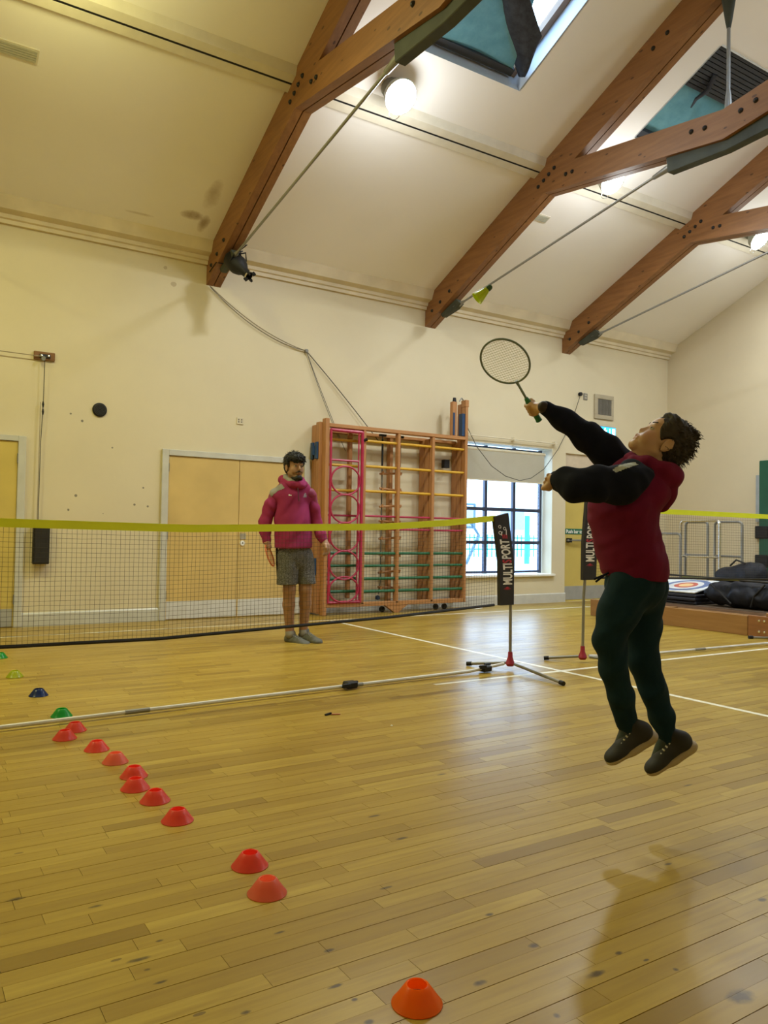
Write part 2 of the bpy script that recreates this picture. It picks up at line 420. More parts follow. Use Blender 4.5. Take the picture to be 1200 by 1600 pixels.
# skirting
def skirt(name, x0, x1, y, lab):
    o = MB().prism([(y, 0.0), (y-0.022, 0.0), (y-0.022, 0.135), (y-0.012, 0.15), (y, 0.15)], 0, x0, x1).build(name, M_TRIM); return tag(o, lab, kind='structure')
skirt('baseboard_back', 1.20, 2.668, WY, 'grey skirting between the single and the double door')
skirt('baseboard_middle', 4.605, 9.27, WY, 'grey skirting below the climbing frame and window')
skirt('baseboard_corner', 10.30, WX, WY, 'grey skirting in the far corner')
o = MB().box((WX-0.022, BY, 0), (WX, WY-0.022, 0.15)).build('baseboard_right', M_TRIM); tag(o, 'grey skirting of the gable end wall', kind='structure')

# ------------------------------------------------------------------ roof windows
M_REV = mat('roof_window_lining', (0.62, 0.68, 0.74), 0.4, var=0.04)
M_DFR = mat('dark_blind_cassette', (0.03, 0.034, 0.045), 0.5)
M_PINE = mat('roof_window_timber', (0.30, 0.20, 0.13), 0.5)
def cloth(name, a, b, rough=0.8, tl=0.0, scale=14):
    t = NT(name); v = t.objc(); f = t.noise(v, scale, 5, 0.65)
    col = t.ramp(f, [(0.3, a), (0.7, b)]); t.link(col, t.b.inputs['Base Color']); t.b.inputs['Roughness'].default_value = rough
    t.b.inputs['Specular IOR Level'].default_value = 0.2
    t.bump(t.noise(v, 220, 2), 0.15, 0.002)
    if tl > 0:
        tb = t.add('ShaderNodeBsdfTranslucent'); t.link(col, tb.inputs[0]); mx = t.add('ShaderNodeMixShader'); mx.inputs[0].default_value = tl
        t.link(t.b.outputs[0], mx.inputs[1]); t.link(tb.outputs[0], mx.inputs[2]); t.link(mx.outputs[0], t.out.inputs[0])
    MATS[name] = t.m; return t.m
M_TEAL = cloth('teal_blind_fabric', (0.13, 0.30, 0.33), (0.19, 0.38, 0.41), 0.7, 0.25, 7)
M_FLAP = cloth('dark_blind_fabric', (0.02, 0.022, 0.03), (0.05, 0.055, 0.07), 0.5)
def rp(x, y, d):  # a point d metres out along the roof normal
    n = np.array([0, RS, 1.0]); n /= np.linalg.norm(n); return np.array([x, y, roofz(y)])+n*d
def sheet(fn, nu, nv, name, m, parent, thick=0.004):
    b = MB(); v = []
    for k in (0, 1):
        for i in range(nu+1):
            for j in range(nv+1):
                v.append(fn(i/nu, j/nv)+np.array([0, 0, thick*k]))
    f = []; N = (nu+1)*(nv+1)
    for i in range(nu):
        for j in range(nv):
            a = i*(nv+1)+j; q = (a, a+nv+1, a+nv+2, a+1); f.append(q); f.append(tuple(N+t for t in q[::-1]))
    for i in range(nu):
        for j in (0, nv):
            a = i*(nv+1)+j; c = a+nv+1; f.append((a, c, c+N, a+N))
    for j in range(nv):
        for i in (0, nu):
            a = i*(nv+1)+j; c = a+1; f.append((a, c, c+N, a+N))
    b.raw(v, f); return b.build(name, m, parent, smooth=True)
def roof_window(idx, h, lab, mode):
    x0, x1, y0, y1 = h; D = 0.30
    root = bpy.data.objects.new('window_%d' % idx, None); COL.objects.link(root); root.location = (x0, y1, roofz(y1)); tag(root, lab, kind='structure')
    b = MB(); t_ = 0.02
    for (ax, ay, bx, by) in ((x0,y0,x1,y0),(x1,y0,x1,y1),(x1,y1,x0,y1),(x0,y1,x0,y0)):
        nx, ny = (by-ay), -(bx-ax); L = math.hypot(nx, ny); nx, ny = nx/L*t_, ny/L*t_
        A = [rp(ax,ay,0), rp(bx,by,0), rp(bx,by,D), rp(ax,ay,D)]
        B = [p+np.array([nx, ny, 0]) for p in A]
        b.raw(A+B, [(0,1,2,3),(7,6,5,4),(0,1,5,4),(1,2,6,5),(2,3,7,6),(3,0,4,7)])
    b.build('lining', M_REV, root)
    b = MB(); w_ = 0.07
    def bar(xa, xb, ya, yc, d0, d1): b.raw([rp(xa,ya,d0),rp(xb,ya,d0),rp(xb,yc,d0),rp(xa,yc,d0),rp(xa,ya,d1),rp(xb,ya,d1),rp(xb,yc,d1),rp(xa,yc,d1)], [(0,3,2,1),(4,5,6,7),(0,1,5,4),(1,2,6,5),(2,3,7,6),(3,0,4,7)])
    for q in ((x0,x1,y0,y0+w_),(x0,x1,y1-w_,y1),(x0,x0+w_,y0+w_,y1-w_),(x1-w_,x1,y0+w_,y1-w_)): bar(*q, 0.20, 0.28)
    b.build('sash', M_PINE, root)
    b = MB(); bar(x0+w_, x1-w_, y0+w_, y1-w_, 0.235, 0.245); b.build('pane', M_GLASS, root)
    if mode == 'half':
        b = MB(); bar(x0+0.02, x1-0.10, y1-0.10, y1-0.03, 0.13, 0.19); b.build('blind_rail', M_DFR, root)
        def teal(u, v):
            x = x0+0.03+(x1-x0-0.16)*u*(1-0.42*(1-v)); y = y0+0.03+(y1-y0-0.13)*v
            return rp(x, y, 0.15-0.03*math.sin(math.pi*v)-0.02*math.sin(5*u+2*v))
        sheet(teal, 14, 14, 'blind_fabric', M_TEAL, root)
        A = np.array([onroof(*q, -0.16*1.0966) for q in ((778,-22),(804,102),(813,126))]); B = np.array([onroof(*q, -0.02) for q in ((820,-22),(847,55),(828,104))])
        def flap(u, v):
            i = v*2; k = min(1, int(i)); s = i-k
            a = A[k]*(1-s)+A[k+1]*s; c = B[k]*(1-s)+B[k+1]*s; p = a*(1-u)+c*u
            return p-np.array([0, 0, 0.05*math.sin(math.pi*u)+0.012*math.sin(9*v+4*u)])
        sheet(flap, 8, 14, 'loose_blind_flap', M_FLAP, root)
    elif mode == 'closed':
        def teal(u, v):
            x = x0+0.01+(x1-x0-0.02)*u; y = y0+0.45+(y1-0.09-y0-0.45)*v
            return rp(x, y, 0.10-0.02*math.sin(math.pi*v)-0.03*math.exp(-((u-0.35-0.15*v)/0.06)**2)*math.sin(math.pi*v))
        sheet(teal, 40, 12, 'blind_fabric', M_TEAL, root)
        b = MB(); bar(x0+0.005, x1-0.005, y1-0.09, y1-0.01, 0.03, 0.14); b.build('blind_rail', M_DFR, root)
        b = MB(); bar(x0+.002, x1-.002, y0+.003, y0+.50, .135, .145); b.build('sky_block_sheet', M_DFR, root)  # dark sheet added so bright sky stays hidden between the pleats
        n = 11
        for k in range(n):
            ya = y0+0.01+k*0.042; bb = MB()
            bb.raw([rp(x0+.004,ya,.05),rp(x1-.004,ya,.05),rp(x1-.004,ya+.03,.035),rp(x0+.004,ya+.03,.035),rp(x0+.004,ya+.012,.13),rp(x1-.004,ya+.012,.13),rp(x1-.004,ya+.04,.12),rp(x0+.004,ya+.04,.12)],
                   [(0,3,2,1),(4,5,6,7),(0,1,5,4),(1,2,6,5),(2,3,7,6),(3,0,4,7)])
            bb.build('folded_pleat', M_DFR, root)
        bb = MB(); bb.tube([rp(x0+.28, y0+.25, .03), rp(x0+.33, y0+.40, -.01), rp(x0+.30, y0+.52, .0), rp(x0+.36, y0+.62, .02)], [.03, .026, .02, .008], 8); bb.build('bunched_fabric', M_FLAP, root, smooth=True)
    return root
roof_window(2, SKY[0], 'roof window with a torn teal blind and bright glass', 'half')
roof_window(3, SKY[1], 'roof window with a teal blind half drawn under black pleats', 'closed')
for i, h in enumerate(SKYF): roof_window(4+i, h, 'clear roof window added for daylight in the unseen other slope, over the photographer', 'none')

# ------------------------------------------------------------------ doors
M_DOOR = mat('tan_door_paint', (0.62, 0.45, 0.175), 0.35, var=0.10, scale=2.2)
M_DOORY = mat('yellow_door_paint', (0.60, 0.47, 0.13), 0.35, var=0.08, scale=2.2)
M_KICK = mat('aluminium_kick_plate', (0.74, 0.76, 0.80), 0.35, 0.35, var=0.05)
M_KICKG = mat('grey_kick_plate', (0.40, 0.41, 0.41), 0.45, 0.2)
def sroot(name, loc, lab):
    o = bpy.data.objects.new(name, None); COL.objects.link(o); o.location = loc; return tag(o, lab, kind='structure')
def frame_piece(b, x0, x1, z0, z1, y): b.box((x0, y-0.035, z0), (x1, y, z1))
d = sroot('door_1', (0.3, WY, 0), 'yellow single door at the left edge, in a grey frame')
b = MB(); frame_piece(b, 1.128, 1.205, 0, 2.04, WY); b.build('door_frame', M_TRIM, d, bevel=.004)
b = MB(); frame_piece(b, 0.22, 1.128, 1.985, 2.04, WY); b.build('door_frame', M_TRIM, d)
b = MB(); frame_piece(b, 0.145, 0.22, 0, 2.04, WY); b.build('door_frame', M_TRIM, d)
lf = MB().box((0.224, WY-0.018, 0.012), (1.124, WY+0.0, 1.98)).build('door_leaf', M_DOORY, d)
MB().box((0.24, WY-0.0195, 0.014), (1.115, WY-0.018, 0.20)).build('kick_plate', M_KICKG, lf)
for z in (1.75, 0.25): MB().tube([(1.126, WY-.03, z), (1.126, WY-.03, z+.1)], .008, 8).build('hinge', M_STEEL, d)
d = sroot('door_2', (3.6, WY, 0), 'tan double door with pale kick plates, behind the man')
for (x0, x1, z0, z1) in ((2.668, 2.748, 0, 2.013), (4.522, 4.60, 0, 2.013), (2.748, 4.522, 1.942, 2.013)):
    b = MB(); frame_piece(b, x0, x1, z0, z1, WY); b.build('door_frame', M_TRIM, d, bevel=.004)
for x0, x1 in ((2.752, 3.632), (3.640, 4.518)):
    lf = MB().box((x0, WY-0.016, 0.012), (x1, WY, 1.938)).build('door_leaf', M_DOOR, d)
    MB().box((x0+.006, WY-0.0175, 0.016), (x1-.006, WY-0.016, 0.222)).build('kick_plate', M_KICK, lf)
    if x0 > 3.5:
        hx = 3.69
        MB().box((hx-.035, WY-.024, .965), (hx+.045, WY-.016, 1.035)).build('latch_plate', M_CHROME, lf, bevel=.002)
        MB().lathe([(0, .012), (.032, .012), (.032, 0), (0, 0)], (hx, WY-.016, .915), (0, -1, 0), 16).build('lock_rose', M_WHITE, lf)
        MB().box((hx-.005, WY-.0295, .905), (hx+.005, WY-.0278, .928)).build('keyhole', M_BLACK, lf)
for z in (1.75, 0.95, 0.25): MB().tube([(2.748, WY-.028, z), (2.748, WY-.028, z+.1)], .008, 8).build('hinge', M_STEEL, d)
d = sroot('door_3', (9.8, WY, 0), 'fire exit door with green push bar sign, behind the jumping boy')
yd = WY+0.035
MB().box((9.265, yd, 1.968), (10.305, yd+.04, 2.43)).build('over_panel', mat('overpanel_paint', (.60, .50, .38), .5), d)
lf = MB().box((9.265, yd, 0.0), (10.305, yd+.04, 1.967)).build('door_leaf', M_DOORY, d)
MB().box((9.285, yd-.004, 0.03), (10.285, yd, 0.25)).build('kick_plate', M_KICKG, lf)
MB().tube([(9.30, yd-.06, 1.0), (10.27, yd-.06, 1.0)], .016, 8).build('push_bar', M_STEEL, lf, smooth=True)
for x in (9.36, 10.2): MB().box((x-.03, yd-.075, .965), (x+.03, yd, 1.035)).build('push_bar_bracket', M_BLACK, lf)
sg = MB().box((9.285, yd-.006, 1.10), (10.05, yd, 1.19)).build('push_bar_sign', mat('sign_green', (.01, .14, .09), .5), lf)
v, f = text_geo('Push bar to open', 0.082, 0.002)
v = np.array([(9.32+p[0]*1.0, yd-.0068, 1.118+p[1]) for p in v]); MB().raw(v, f).build('lettering', M_WHITE, sg)

# ------------------------------------------------------------------ window with blind
M_WFR = mat('dark_blue_steel_frame', (0.035, 0.045, 0.085), 0.4)
w = sroot('window_1', (8.0, WY, WIN[2]), 'steel grid window with pale roller blind, right of the climbing frame')
yf = WY+0.20
cols = [7.17, 7.767, 8.345, 8.915]; rows = [0.49, 0.95, 1.467, 1.97, 2.42]
for i, x in enumerate(cols):
    t_ = .026 if 0 < i < 3 else .022
    MB().box((x-t_, yf, WIN[2]+.01), (x+t_, yf+.05, WIN[3]-.01)).build('mullion', M_WFR, w)
for i, z in enumerate(rows):
    t_ = .026 if 0 < i < 4 else .018
    MB().box((cols[0]+.026, yf-.001, z-t_), (cols[-1]-.026, yf+.051, z+t_)).build('glazing_bar', M_WFR, w)
for i in range(3):
    for j in range(4):
        MB().box((cols[i]+.024, yf+.022, rows[j]+.024), (cols[i+1]-.024, yf+.028, rows[j+1]-.024)).build('pane', M_GLASS, w)
MB().box((WIN[0]-.03, WY-.05, WIN[2]-.03), (WIN[1]+.05, WY+.2, WIN[2]+.004)).build('window_sill', M_WHITE, w, bevel=.004)
bl = thing('roller_blind', (8.0, WY+.1, 2.40), 'pale beige roller blind covering the top of the window', 'blind')
M_BLIND = cloth('blind_cloth', (0.50, 0.47, 0.38), (0.55, 0.52, 0.43), 0.8, 0.12, 3)
MB().box((7.14, WY+.072, 1.905), (8.86, WY+.076, 2.36)).build('blind_cloth', M_BLIND, bl)
MB().tube([(7.14, WY+.09, 2.37), (8.88, WY+.09, 2.37)], .028, 12).build('roller', M_CREAMP, bl, smooth=True)
MB().box((7.14, WY+.067, 1.895), (8.86, WY+.081, 1.915)).build('hem_bar', M_CREAMP, bl)
cr = thing('curtain_rail', (8.0, WY-.06, 2.56), 'thin white curtain rail mounted above the window', 'rail')
MB().tube([(7.02, WY-.06, 2.545), (9.02, WY-.06, 2.545)], .009, 8).build('rail', M_CREAMP, cr, smooth=True)
for x in (7.2, 8.1, 8.97): MB().box((x-.018, WY-.075, 2.525), (x+.018, WY, 2.575)).build('rail_bracket', M_CREAMP, cr)

# ------------------------------------------------------------------ what is outside the window
M_EXT = mat('pale_render', (0.85, 0.84, 0.80), 0.8)
M_TAR = mat('playground_tarmac', (0.52, 0.55, 0.60), 0.9)
M_GRN = mat('green_fence_paint', (0.03, 0.34, 0.27), 0.5)
o = MB().box((-10, WY+.34, -.25), (60, 60, -.12)).build('playground_ground', M_TAR); tag(o, 'pale playground tarmac outside the window', kind='structure')
SBY = 38.0
sb = thing('school_building', (20, SBY, -.12), 'pale school building far across the playground', 'building')
MB().box((8, SBY, -.12), (60, SBY+6, 5.2)).build('building_wall', M_EXT, sb)
MB().prism([(SBY-.4, 5.2), (SBY+6.4, 5.2), (SBY+3, 7.0)], 0, 7.6, 60.4).build('roof', mat('slate_roof', (.45, .47, .5), .7), sb)
for x in (20.5, 24.6, 28.7, 32.8, 36.9):
    wf = MB().box((x, SBY-.07, 1.3), (x+2.2, SBY, 2.9)).build('window', M_WHITE, sb)
    MB().box((x+.1, SBY-.1, 1.4), (x+2.1, SBY-.07, 2.8)).build('pane', mat('far_glass', (.25, .33, .4), .2), wf)
YF = float(onp(810, 870, 2, -.12)[1]); ZF = float(onp(810, 836, 1, YF)[2])
fn = thing('playground_fence', (20, YF, -.12), 'green railing fence across the playground', 'fence')
for z in (.25, ZF-.2): MB().box((14, YF-.02, z), (34, YF+.02, z+.07)).build('fence_rail', M_GRN, fn)
for i in range(66):
    x = 14.1+i*.30; MB().box((x-.025, YF-.02, -.12), (x+.025, YF+.02, ZF)).build('fence_bar', M_GRN, fn)
pf = onp(823, 881, 2, -.12); yp_ = float(pf[1])
pl = MB().tube([pf, [pf[0], yp_, onp(823, 806, 1, yp_)[2]]], .11, 10).build('green_post', M_GRN, smooth=True); tag(pl, 'thick green post standing in the playground', 'post')
pf = onp(728, 882, 2, -.12); yp_ = float(pf[1])
hp = thing('basketball_hoop', pf, 'basketball backboard frame on a slanted pole outside', 'basketball hoop')
M_HB = mat('backboard_line', (.05, .12, .16), .5)
q = [onp(*p, 1, yp_) for p in ((716, 787), (742, 788), (741, 824), (716, 823))]
for i in range(4): MB().tube([q[i], q[(i+1) % 4]], .05, 6).build('backboard_edge', M_HB, hp)
MB().tube([pf, onp(748, 836, 1, yp_), onp(735, 815, 1, yp_)], .06, 6).build('pole', M_HB, hp)

# ------------------------------------------------------------------ roof trusses
M_BEAM = wood('varnished_truss_pine', (0.185, 0.078, 0.024), (0.31, 0.140, 0.046), 1.0, 1, 0.5)
M_BOLT = mat('dark_bolt', (0.03, 0.028, 0.028), 0.4, 0.7)
def truss(X, lab):
    root = thing('roof_truss', (X+.09, RIDGE, 4.05), lab, 'roof truss', 'timber roof trusses')
    rf = [(WY, 4.046), (RIDGE, 6.177), (RIDGE, roofz(RIDGE)-.002), (WY-.10, roofz(WY-.10)-.002), (WY, 4.335)]
    st = [(6.70, 5.126), (RIDGE, 4.78), (RIDGE, 5.06), (6.22, 5.342)]
    my = lambda P: [(2*RIDGE-y, z) for y, z in P][::-1]
    for (xa, xb) in ((X, X+.084), (X+.096, X+.18)):
        for P, nm in ((rf, 'rafter'), (st, 'strut')):
            MB().prism(P, 0, xa, xb).build(nm, M_BEAM, root); MB().prism(my(P), 0, xa, xb).build(nm, M_BEAM, root)
    MB().prism([(5.02, 4.905), (RIDGE, 4.79), (2*RIDGE-5.02, 4.905), (2*RIDGE-5.0, 4.72), (RIDGE, 4.685), (5.0, 4.72)], 0, X+.04, X+.14).build('steel_gusset', M_GSTEEL, root, bevel=.006)
    for sg in (1, -1):
        ym = lambda y: RIDGE+sg*(y-RIDGE)
        xr = X+.09
        MB().tube([(xr, ym(4.96), 4.80), (xr, ym(5.06), 4.785), (xr, ym(5.2), 4.762), (xr, ym(5.22), 4.758)], [.04, .034, .024, .015], 10).build('rod_clevis', M_STEEL, root, smooth=True)
        MB().tube([(xr, ym(5.2), 4.762), (xr, ym(8.32), 4.24)], .014, 10).build('tie_rod', M_STEEL, root, smooth=True)
        MB().tube([(xr, ym(8.30), 4.243), (xr, ym(8.42), 4.225), (xr, ym(8.52), 4.21)], [.014, .034, .036], 10).build('rod_clevis', M_STEEL, root, smooth=True)
        MB().prism([(ym(8.45), 4.30), (ym(8.80), 4.17), (ym(8.76), 4.12), (ym(8.46), 4.17), (ym(8.36), 4.22)], 0, X+.055, X+.125).build('end_plate', M_GSTEEL, root)
        MB().lathe([(0, .08), (.02, .08), (.02, 0), (0, 0)], (X+.05, ym(5.0), 4.795), (1, 0, 0), 10).build('pin', M_STEEL, root)
        for (y, z) in ((6.80, 5.234), (6.71, 5.277), (6.625, 5.32), (6.538, 5.363), (6.352, 5.216), (6.253, 5.208), (8.93, 4.24), (8.74, 4.32), (8.53, 4.42), (4.697, 4.993), (4.55, 4.966), (5.15, 6.05), (4.98, 6.12)):
            MB().lathe([(0, .022), (.012, .02), (.021, .012), (.025, 0)], (X, ym(y), z), (-1, 0, 0), 10).build('bolt', M_BOLT, root, smooth=True)
    xr = X+.09
    MB().tube([(xr, RIDGE, 6.19), (xr, RIDGE, 6.02), (xr, RIDGE, 5.92), (xr, RIDGE, 5.86)], [.07, .045, .03, .018], 10).build('king_rod_socket', M_GSTEEL, root, smooth=True)
    MB().tube([(xr, RIDGE, 5.9), (xr, RIDGE, 5.25)], .017, 10).build('king_rod', M_STEEL, root, smooth=True)
    MB().tube([(xr, RIDGE, 5.27), (xr, RIDGE, 5.22), (xr, RIDGE, 5.12), (xr, RIDGE, 5.05)], [.018, .026, .032, .034], 10).build('king_rod_socket', M_STEEL, root, smooth=True)
    return root
TX = [3.16, 6.42, 9.155]
truss(TX[0], 'timber roof truss carrying the black spotlight, leftmost of the three')
truss(TX[1], 'timber roof truss whose king rod hangs before the dark roof window')
truss(TX[2], 'timber roof truss nearest the gable end wall')
truss(-0.15, 'timber roof truss beyond the left edge of the view')

# ------------------------------------------------------------------ high bay lamps
M_LGLASS = emit('lit_lamp_glass', (0.80, 1.0, 0.93), 14.0)
M_LBODY = mat('lamp_casting', (0.34, 0.36, 0.31), 0.5, 0.3)
def lamp(x, y, lab, col, watts, tilt=0.0):
    z = roofz(y)
    root = thing('high_bay_lamp', (x, y, z), lab, 'lamp', 'high bay lamps under the roof slopes')
    ax = np.array([0.03+tilt, -0.70*(1 if y > RIDGE else -1), -0.70]); ax /= np.linalg.norm(ax); o = np.array([x, y, z])
    MB().lathe([(.0, .0), (.09, .0), (.09, .10), (0, .10)], o, ax, 16).build('gear_box', M_LBODY, root)
    for k in range(9):
        h = .012+k*.010; MB().lathe([(.09, h), (.105, h), (.105, h+.004), (.09, h+.004)], o, ax, 16).build('cooling_fin', M_LBODY, root)
    MB().lathe([(.06, .10), (.10, .12), (.15, .19), (.165, .25), (.170, .262), (.160, .262), (.145, .20), (.09, .13), (0, .12)], o, ax, 28).build('reflector', M_LBODY, root, smooth=True)
    MB().lathe([(0, .235), (.08, .240), (.155, .252), (.155, .262), (.08, .27), (0, .272)], o, ax, 28).build('lamp_glass', M_LGLASS, root, smooth=True)
    c = o+ax*.27; u = np.cross(ax, (0, 1, 0)); u /= np.linalg.norm(u); w_ = np.cross(ax, u)
    MB().tube([c+(u*math.cos(a)+w_*math.sin(a))*.168 for a in np.linspace(0, 2*math.pi, 28, endpoint=False)], .006, 6, closed=True).build('guard_ring', M_CHROME, root, smooth=True)
    d_ = -C_U - ax*((-C_U)@ax); d_ /= np.linalg.norm(d_); e_ = np.cross(ax, d_)
    MB().tube([c+d_*(.165+.055*math.sin(a))+e_*.06*math.cos(a) for a in np.linspace(0, math.pi, 9)], .004, 6).build('wire_hook', M_CHROME, root, smooth=True)
    ld = bpy.data.lights.new('lamp_light', 'AREA'); ld.shape = 'DISK'; ld.size = 0.30; ld.energy = watts; ld.color = col
    lo = bpy.data.objects.new('lamp_light', ld); COL.objects.link(lo); lo.parent = root; lo.location = tuple(ax*.30+np.array([0, 0, -.12]))
    ld2 = bpy.data.lights.new('lamp_glow', 'POINT'); ld2.energy = watts*GLOW; ld2.color = col; ld2.shadow_soft_size = .16
    l2 = bpy.data.objects.new('lamp_glow', ld2); COL.objects.link(l2); l2.parent = root; l2.location = tuple(ax*.42+np.array([0, 0, -.25]))
    lo.rotation_euler = Vector((0, .20*(1 if y > RIDGE else -1), 1)).to_track_quat('Z', 'Y').to_euler()
WARM = (1.0, 0.95, 0.40); NEUT = (0.96, 1.0, 0.99)
def lamp_xy(px, py):
    p = onroof(px, py, 0.18); return p[0]-.01, p[1]+.18
for (px, py, lab) in ((626, 138, 'lit high bay lamp beside the leftmost truss and torn roof window'), (957, 272, 'lit high bay lamp half hidden behind the middle truss'), (1188, 364, 'lit high bay lamp at the right edge behind the third truss')):
    x, y = lamp_xy(px, py); lamp(x, y, lab, NEUT, LAMP_WATTS*(.55 if px > 1100 else 1.0))
lamp(1.0, 6.32, 'unseen high bay lamp added just above the top left edge, tinted yellow', WARM, LAMP_WATTS)  # added out of view, its yellow colour tints the left side
lamp(-2.0, 6.32, 'unseen high bay lamp added at the far left, tinted yellow', WARM, LAMP_WATTS)  # second unseen lamp put in to yellow the left end
for x, c, lab in ((7.1, NEUT, 'unseen high bay lamp added under the other roof slope, above the boy'), (10.1, NEUT, 'unseen high bay lamp added under the other roof slope, nearest the gable wall')):  # lamps added out of view on this slope to light the hall
    lamp(x, 2*RIDGE-6.32, lab, c, LAMP_WATTS*(.7 if x < 9 else .4))

# ------------------------------------------------------------------ ceiling vents
M_VENT = mat('vent_grey', (0.50, 0.50, 0.42), 0.5)
def ceiling_vent(x0, x1, y0, y1, lab):
    root = thing('ceiling_vent', (x0, y1, roofz(y1)), lab, 'vent', 'slim vents in the ceiling slope')
    def slab(nm, a, c, ya, yc, d0, d1, m):
        MB().raw([rp(a,ya,-d0),rp(c,ya,-d0),rp(c,yc,-d0),rp(a,yc,-d0),rp(a,ya,-d1),rp(c,ya,-d1),rp(c,yc,-d1),rp(a,yc,-d1)], [(0,3,2,1),(4,5,6,7),(0,1,5,4),(1,2,6,5),(2,3,7,6),(3,0,4,7)]).build(nm, m, root)
    slab('vent_frame', x0, x1, y0, y1, 0, .012, M_PURL)
    for k in range(5):
        ya = y0+.012+k*(y1-y0-.024)/5; slab('vent_slat', x0+.015, x1-.015, ya, ya+(y1-y0-.024)/5-.004, .012, .018, M_VENT)
ceiling_vent(0.38, 0.985, 7.30, 7.43, 'slim grey vent in the ceiling at the left edge')
ceiling_vent(6.70, 7.145, 7.335, 7.44, 'slim grey vent in the ceiling behind the middle truss')

# ------------------------------------------------------------------ wall fittings
M_WOODT = wood('dark_oak_block', (0.16, 0.07, 0.025), (0.26, 0.12, 0.04), 2, 0, 0.5, False)
M_ROPE = mat('rope_tan', (0.30, 0.25, 0.17), 0.9); M_ROPED = mat('rope_dark', (0.09, 0.085, 0.07), 0.9)
def catenary(a, b, sag, n=24):
    a = np.array(a, float); b = np.array(b, float)
    return [a+(b-a)*t-np.array([0, 0, sag*4*t*(1-t)]) for t in np.linspace(0, 1, n)]
pb = thing('pulley_block', (1.36, WY, 2.93), 'small wooden pulley block high on the wall above the black box', 'pulley')
MB().box((1.255, WY-.028, 2.882), (1.468, WY, 2.972)).build('wood_plate', M_WOODT, pb, bevel=.005)
MB().box((1.31, WY-.045, 2.905), (1.42, WY-.028, 2.945)).build('steel_plate', mat('dark_plate', (.05, .05, .06), .4, .6), pb, bevel=.003)
for x in (1.33, 1.40): MB().lathe([(0, .012), (.011, .008), (.012, 0)], (x, WY-.045, 2.925), (0, -1, 0), 10).build('bolt', M_CHROME, pb, smooth=True)
MB().lathe([(0, .05), (.022, .05), (.022, .03), (.014, .025), (.022, .02), (.022, 0), (0, 0)], (1.345, WY-.03, 2.892), (0, -1, 0), 16).build('pulley_wheel', M_STEEL, pb, smooth=True)
MB().tube([(LX+.3, WY-.05, 2.95), (1.33, WY-.05, 2.915)], .005, 6).build('pull_cord', M_ROPE, pb)
MB().tube([(1.362, WY-.05, 2.89), (1.36, WY-.045, 2.45), (1.345, WY-.04, 2.0), (1.34, WY-.04, 1.08)], .0045, 6).build('pull_cord', M_ROPED, pb)
MB().tube([(1.333, WY-.04, 2.42), (1.331, WY-.04, 1.08)], .0035, 6).build('pull_cord', M_ROPE, pb)
for z in (2.40, 2.32): MB().tube([(1.358, WY-.045, z-.035), (1.358, WY-.045, z), (1.358, WY-.045, z+.03)], [.006, .012, .006], 8).build('cord_knot', M_BLACK, pb)
cb = thing('cord_box', (1.375, WY, .68), 'tall black padded box on the wall, behind the net at left', 'box')
MB().box((1.295, WY-.10, .675), (1.455, WY, 1.10)).build('box_body', M_BLACK, cb, bevel=.006)
MB().box((1.305, WY-.104, .69), (1.445, WY-.10, 1.085)).build('box_lid', mat('black_vinyl', (.018, .018, .022), .35), cb, bevel=.002)
sp = thing('wall_speaker', (1.955, WY, 2.40), 'round black speaker grille on the wall', 'speaker')
MB().lathe([(0, .02), (.07, .02), (.078, .014), (.08, 0)], (1.955, WY, 2.402), (0, -1, 0), 28).build('speaker_ring', M_BLACK, sp, smooth=True)
for r in (.015, .03, .045, .06): MB().lathe([(r-.004, .026), (r+.004, .026), (r+.004, .019), (r-.004, .019)], (1.955, WY, 2.402), (0, -1, 0), 24, True).build('grille_ring', mat('grille_black', (.03, .03, .032), .4), sp)
def plate(name, x, z, w, h, lab, cat, m, kind):
    r = thing(name, (x, WY, z), lab, cat)
    MB().box((x-w/2, WY-.012, z-h/2), (x+w/2, WY, z+h/2)).build('face_plate', m, r, bevel=.002)
    if kind == 'socket':
        for dx in (-w*.22, w*.22):
            for dz in (h*.18, -h*.16): MB().box((x+dx-.007, WY-.0135, z+dz-.008), (x+dx+.007, WY-.012, z+dz+.008)).build('socket_hole', mat('socket_dark', (.12, .1, .08), .5), r)
    else:
        for dz in (h*.2, -h*.2): MB().box((x-w*.3, WY-.016, z+dz-h*.12), (x+w*.3, WY-.012, z+dz+h*.12)).build('rocker', mat('rocker_beige', (.45, .42, .34), .4), r)
plate('wall_socket', 3.63, 2.43, .085, .085, 'small cream socket on the wall above the double door', 'socket', M_CREAMP, 'socket')
plate('wall_switch', 9.70, 3.39, .09, .11, 'small grey switch plate left of the wall vent', 'switch', mat('switch_grey', (.2, .19, .17), .5), 'switch')
vg = thing('wall_vent', (10.13, WY, 3.25), 'square grey wall vent above the exit sign', 'vent')
VX0, VX1, VZ0, VZ1 = 9.905, 10.365, 3.05, 3.46
for q in ((VX0, VX1, VZ1-.07, VZ1), (VX0, VX1, VZ0, VZ0+.07), (VX0, VX0+.075, VZ0+.07, VZ1-.07), (VX1-.055, VX1, VZ0+.07, VZ1-.07)):
    MB().box((q[0], WY-.03, q[2]), (q[1], WY, q[3])).build('vent_frame', mat('vent_frame_paint', (.42, .37, .27), .5), vg, bevel=.004)
MB().box((VX0+.07, WY-.006, VZ0+.06), (VX1-.05, WY-.001, VZ1-.06)).build('vent_back', mat('vent_dark', (.10, .095, .085), .7), vg)
for k in range(12):
    x = VX0+.085+k*.028; MB().box((x, WY-.022, VZ0+.068), (x+.012, WY-.006, VZ1-.068)).build('vent_fin', mat('vent_fin_grey', (.20, .19, .165), .5), vg)
ex = thing('exit_sign', (10.14, WY, 2.83), 'lit blue exit sign with white running figure under the vent', 'sign')
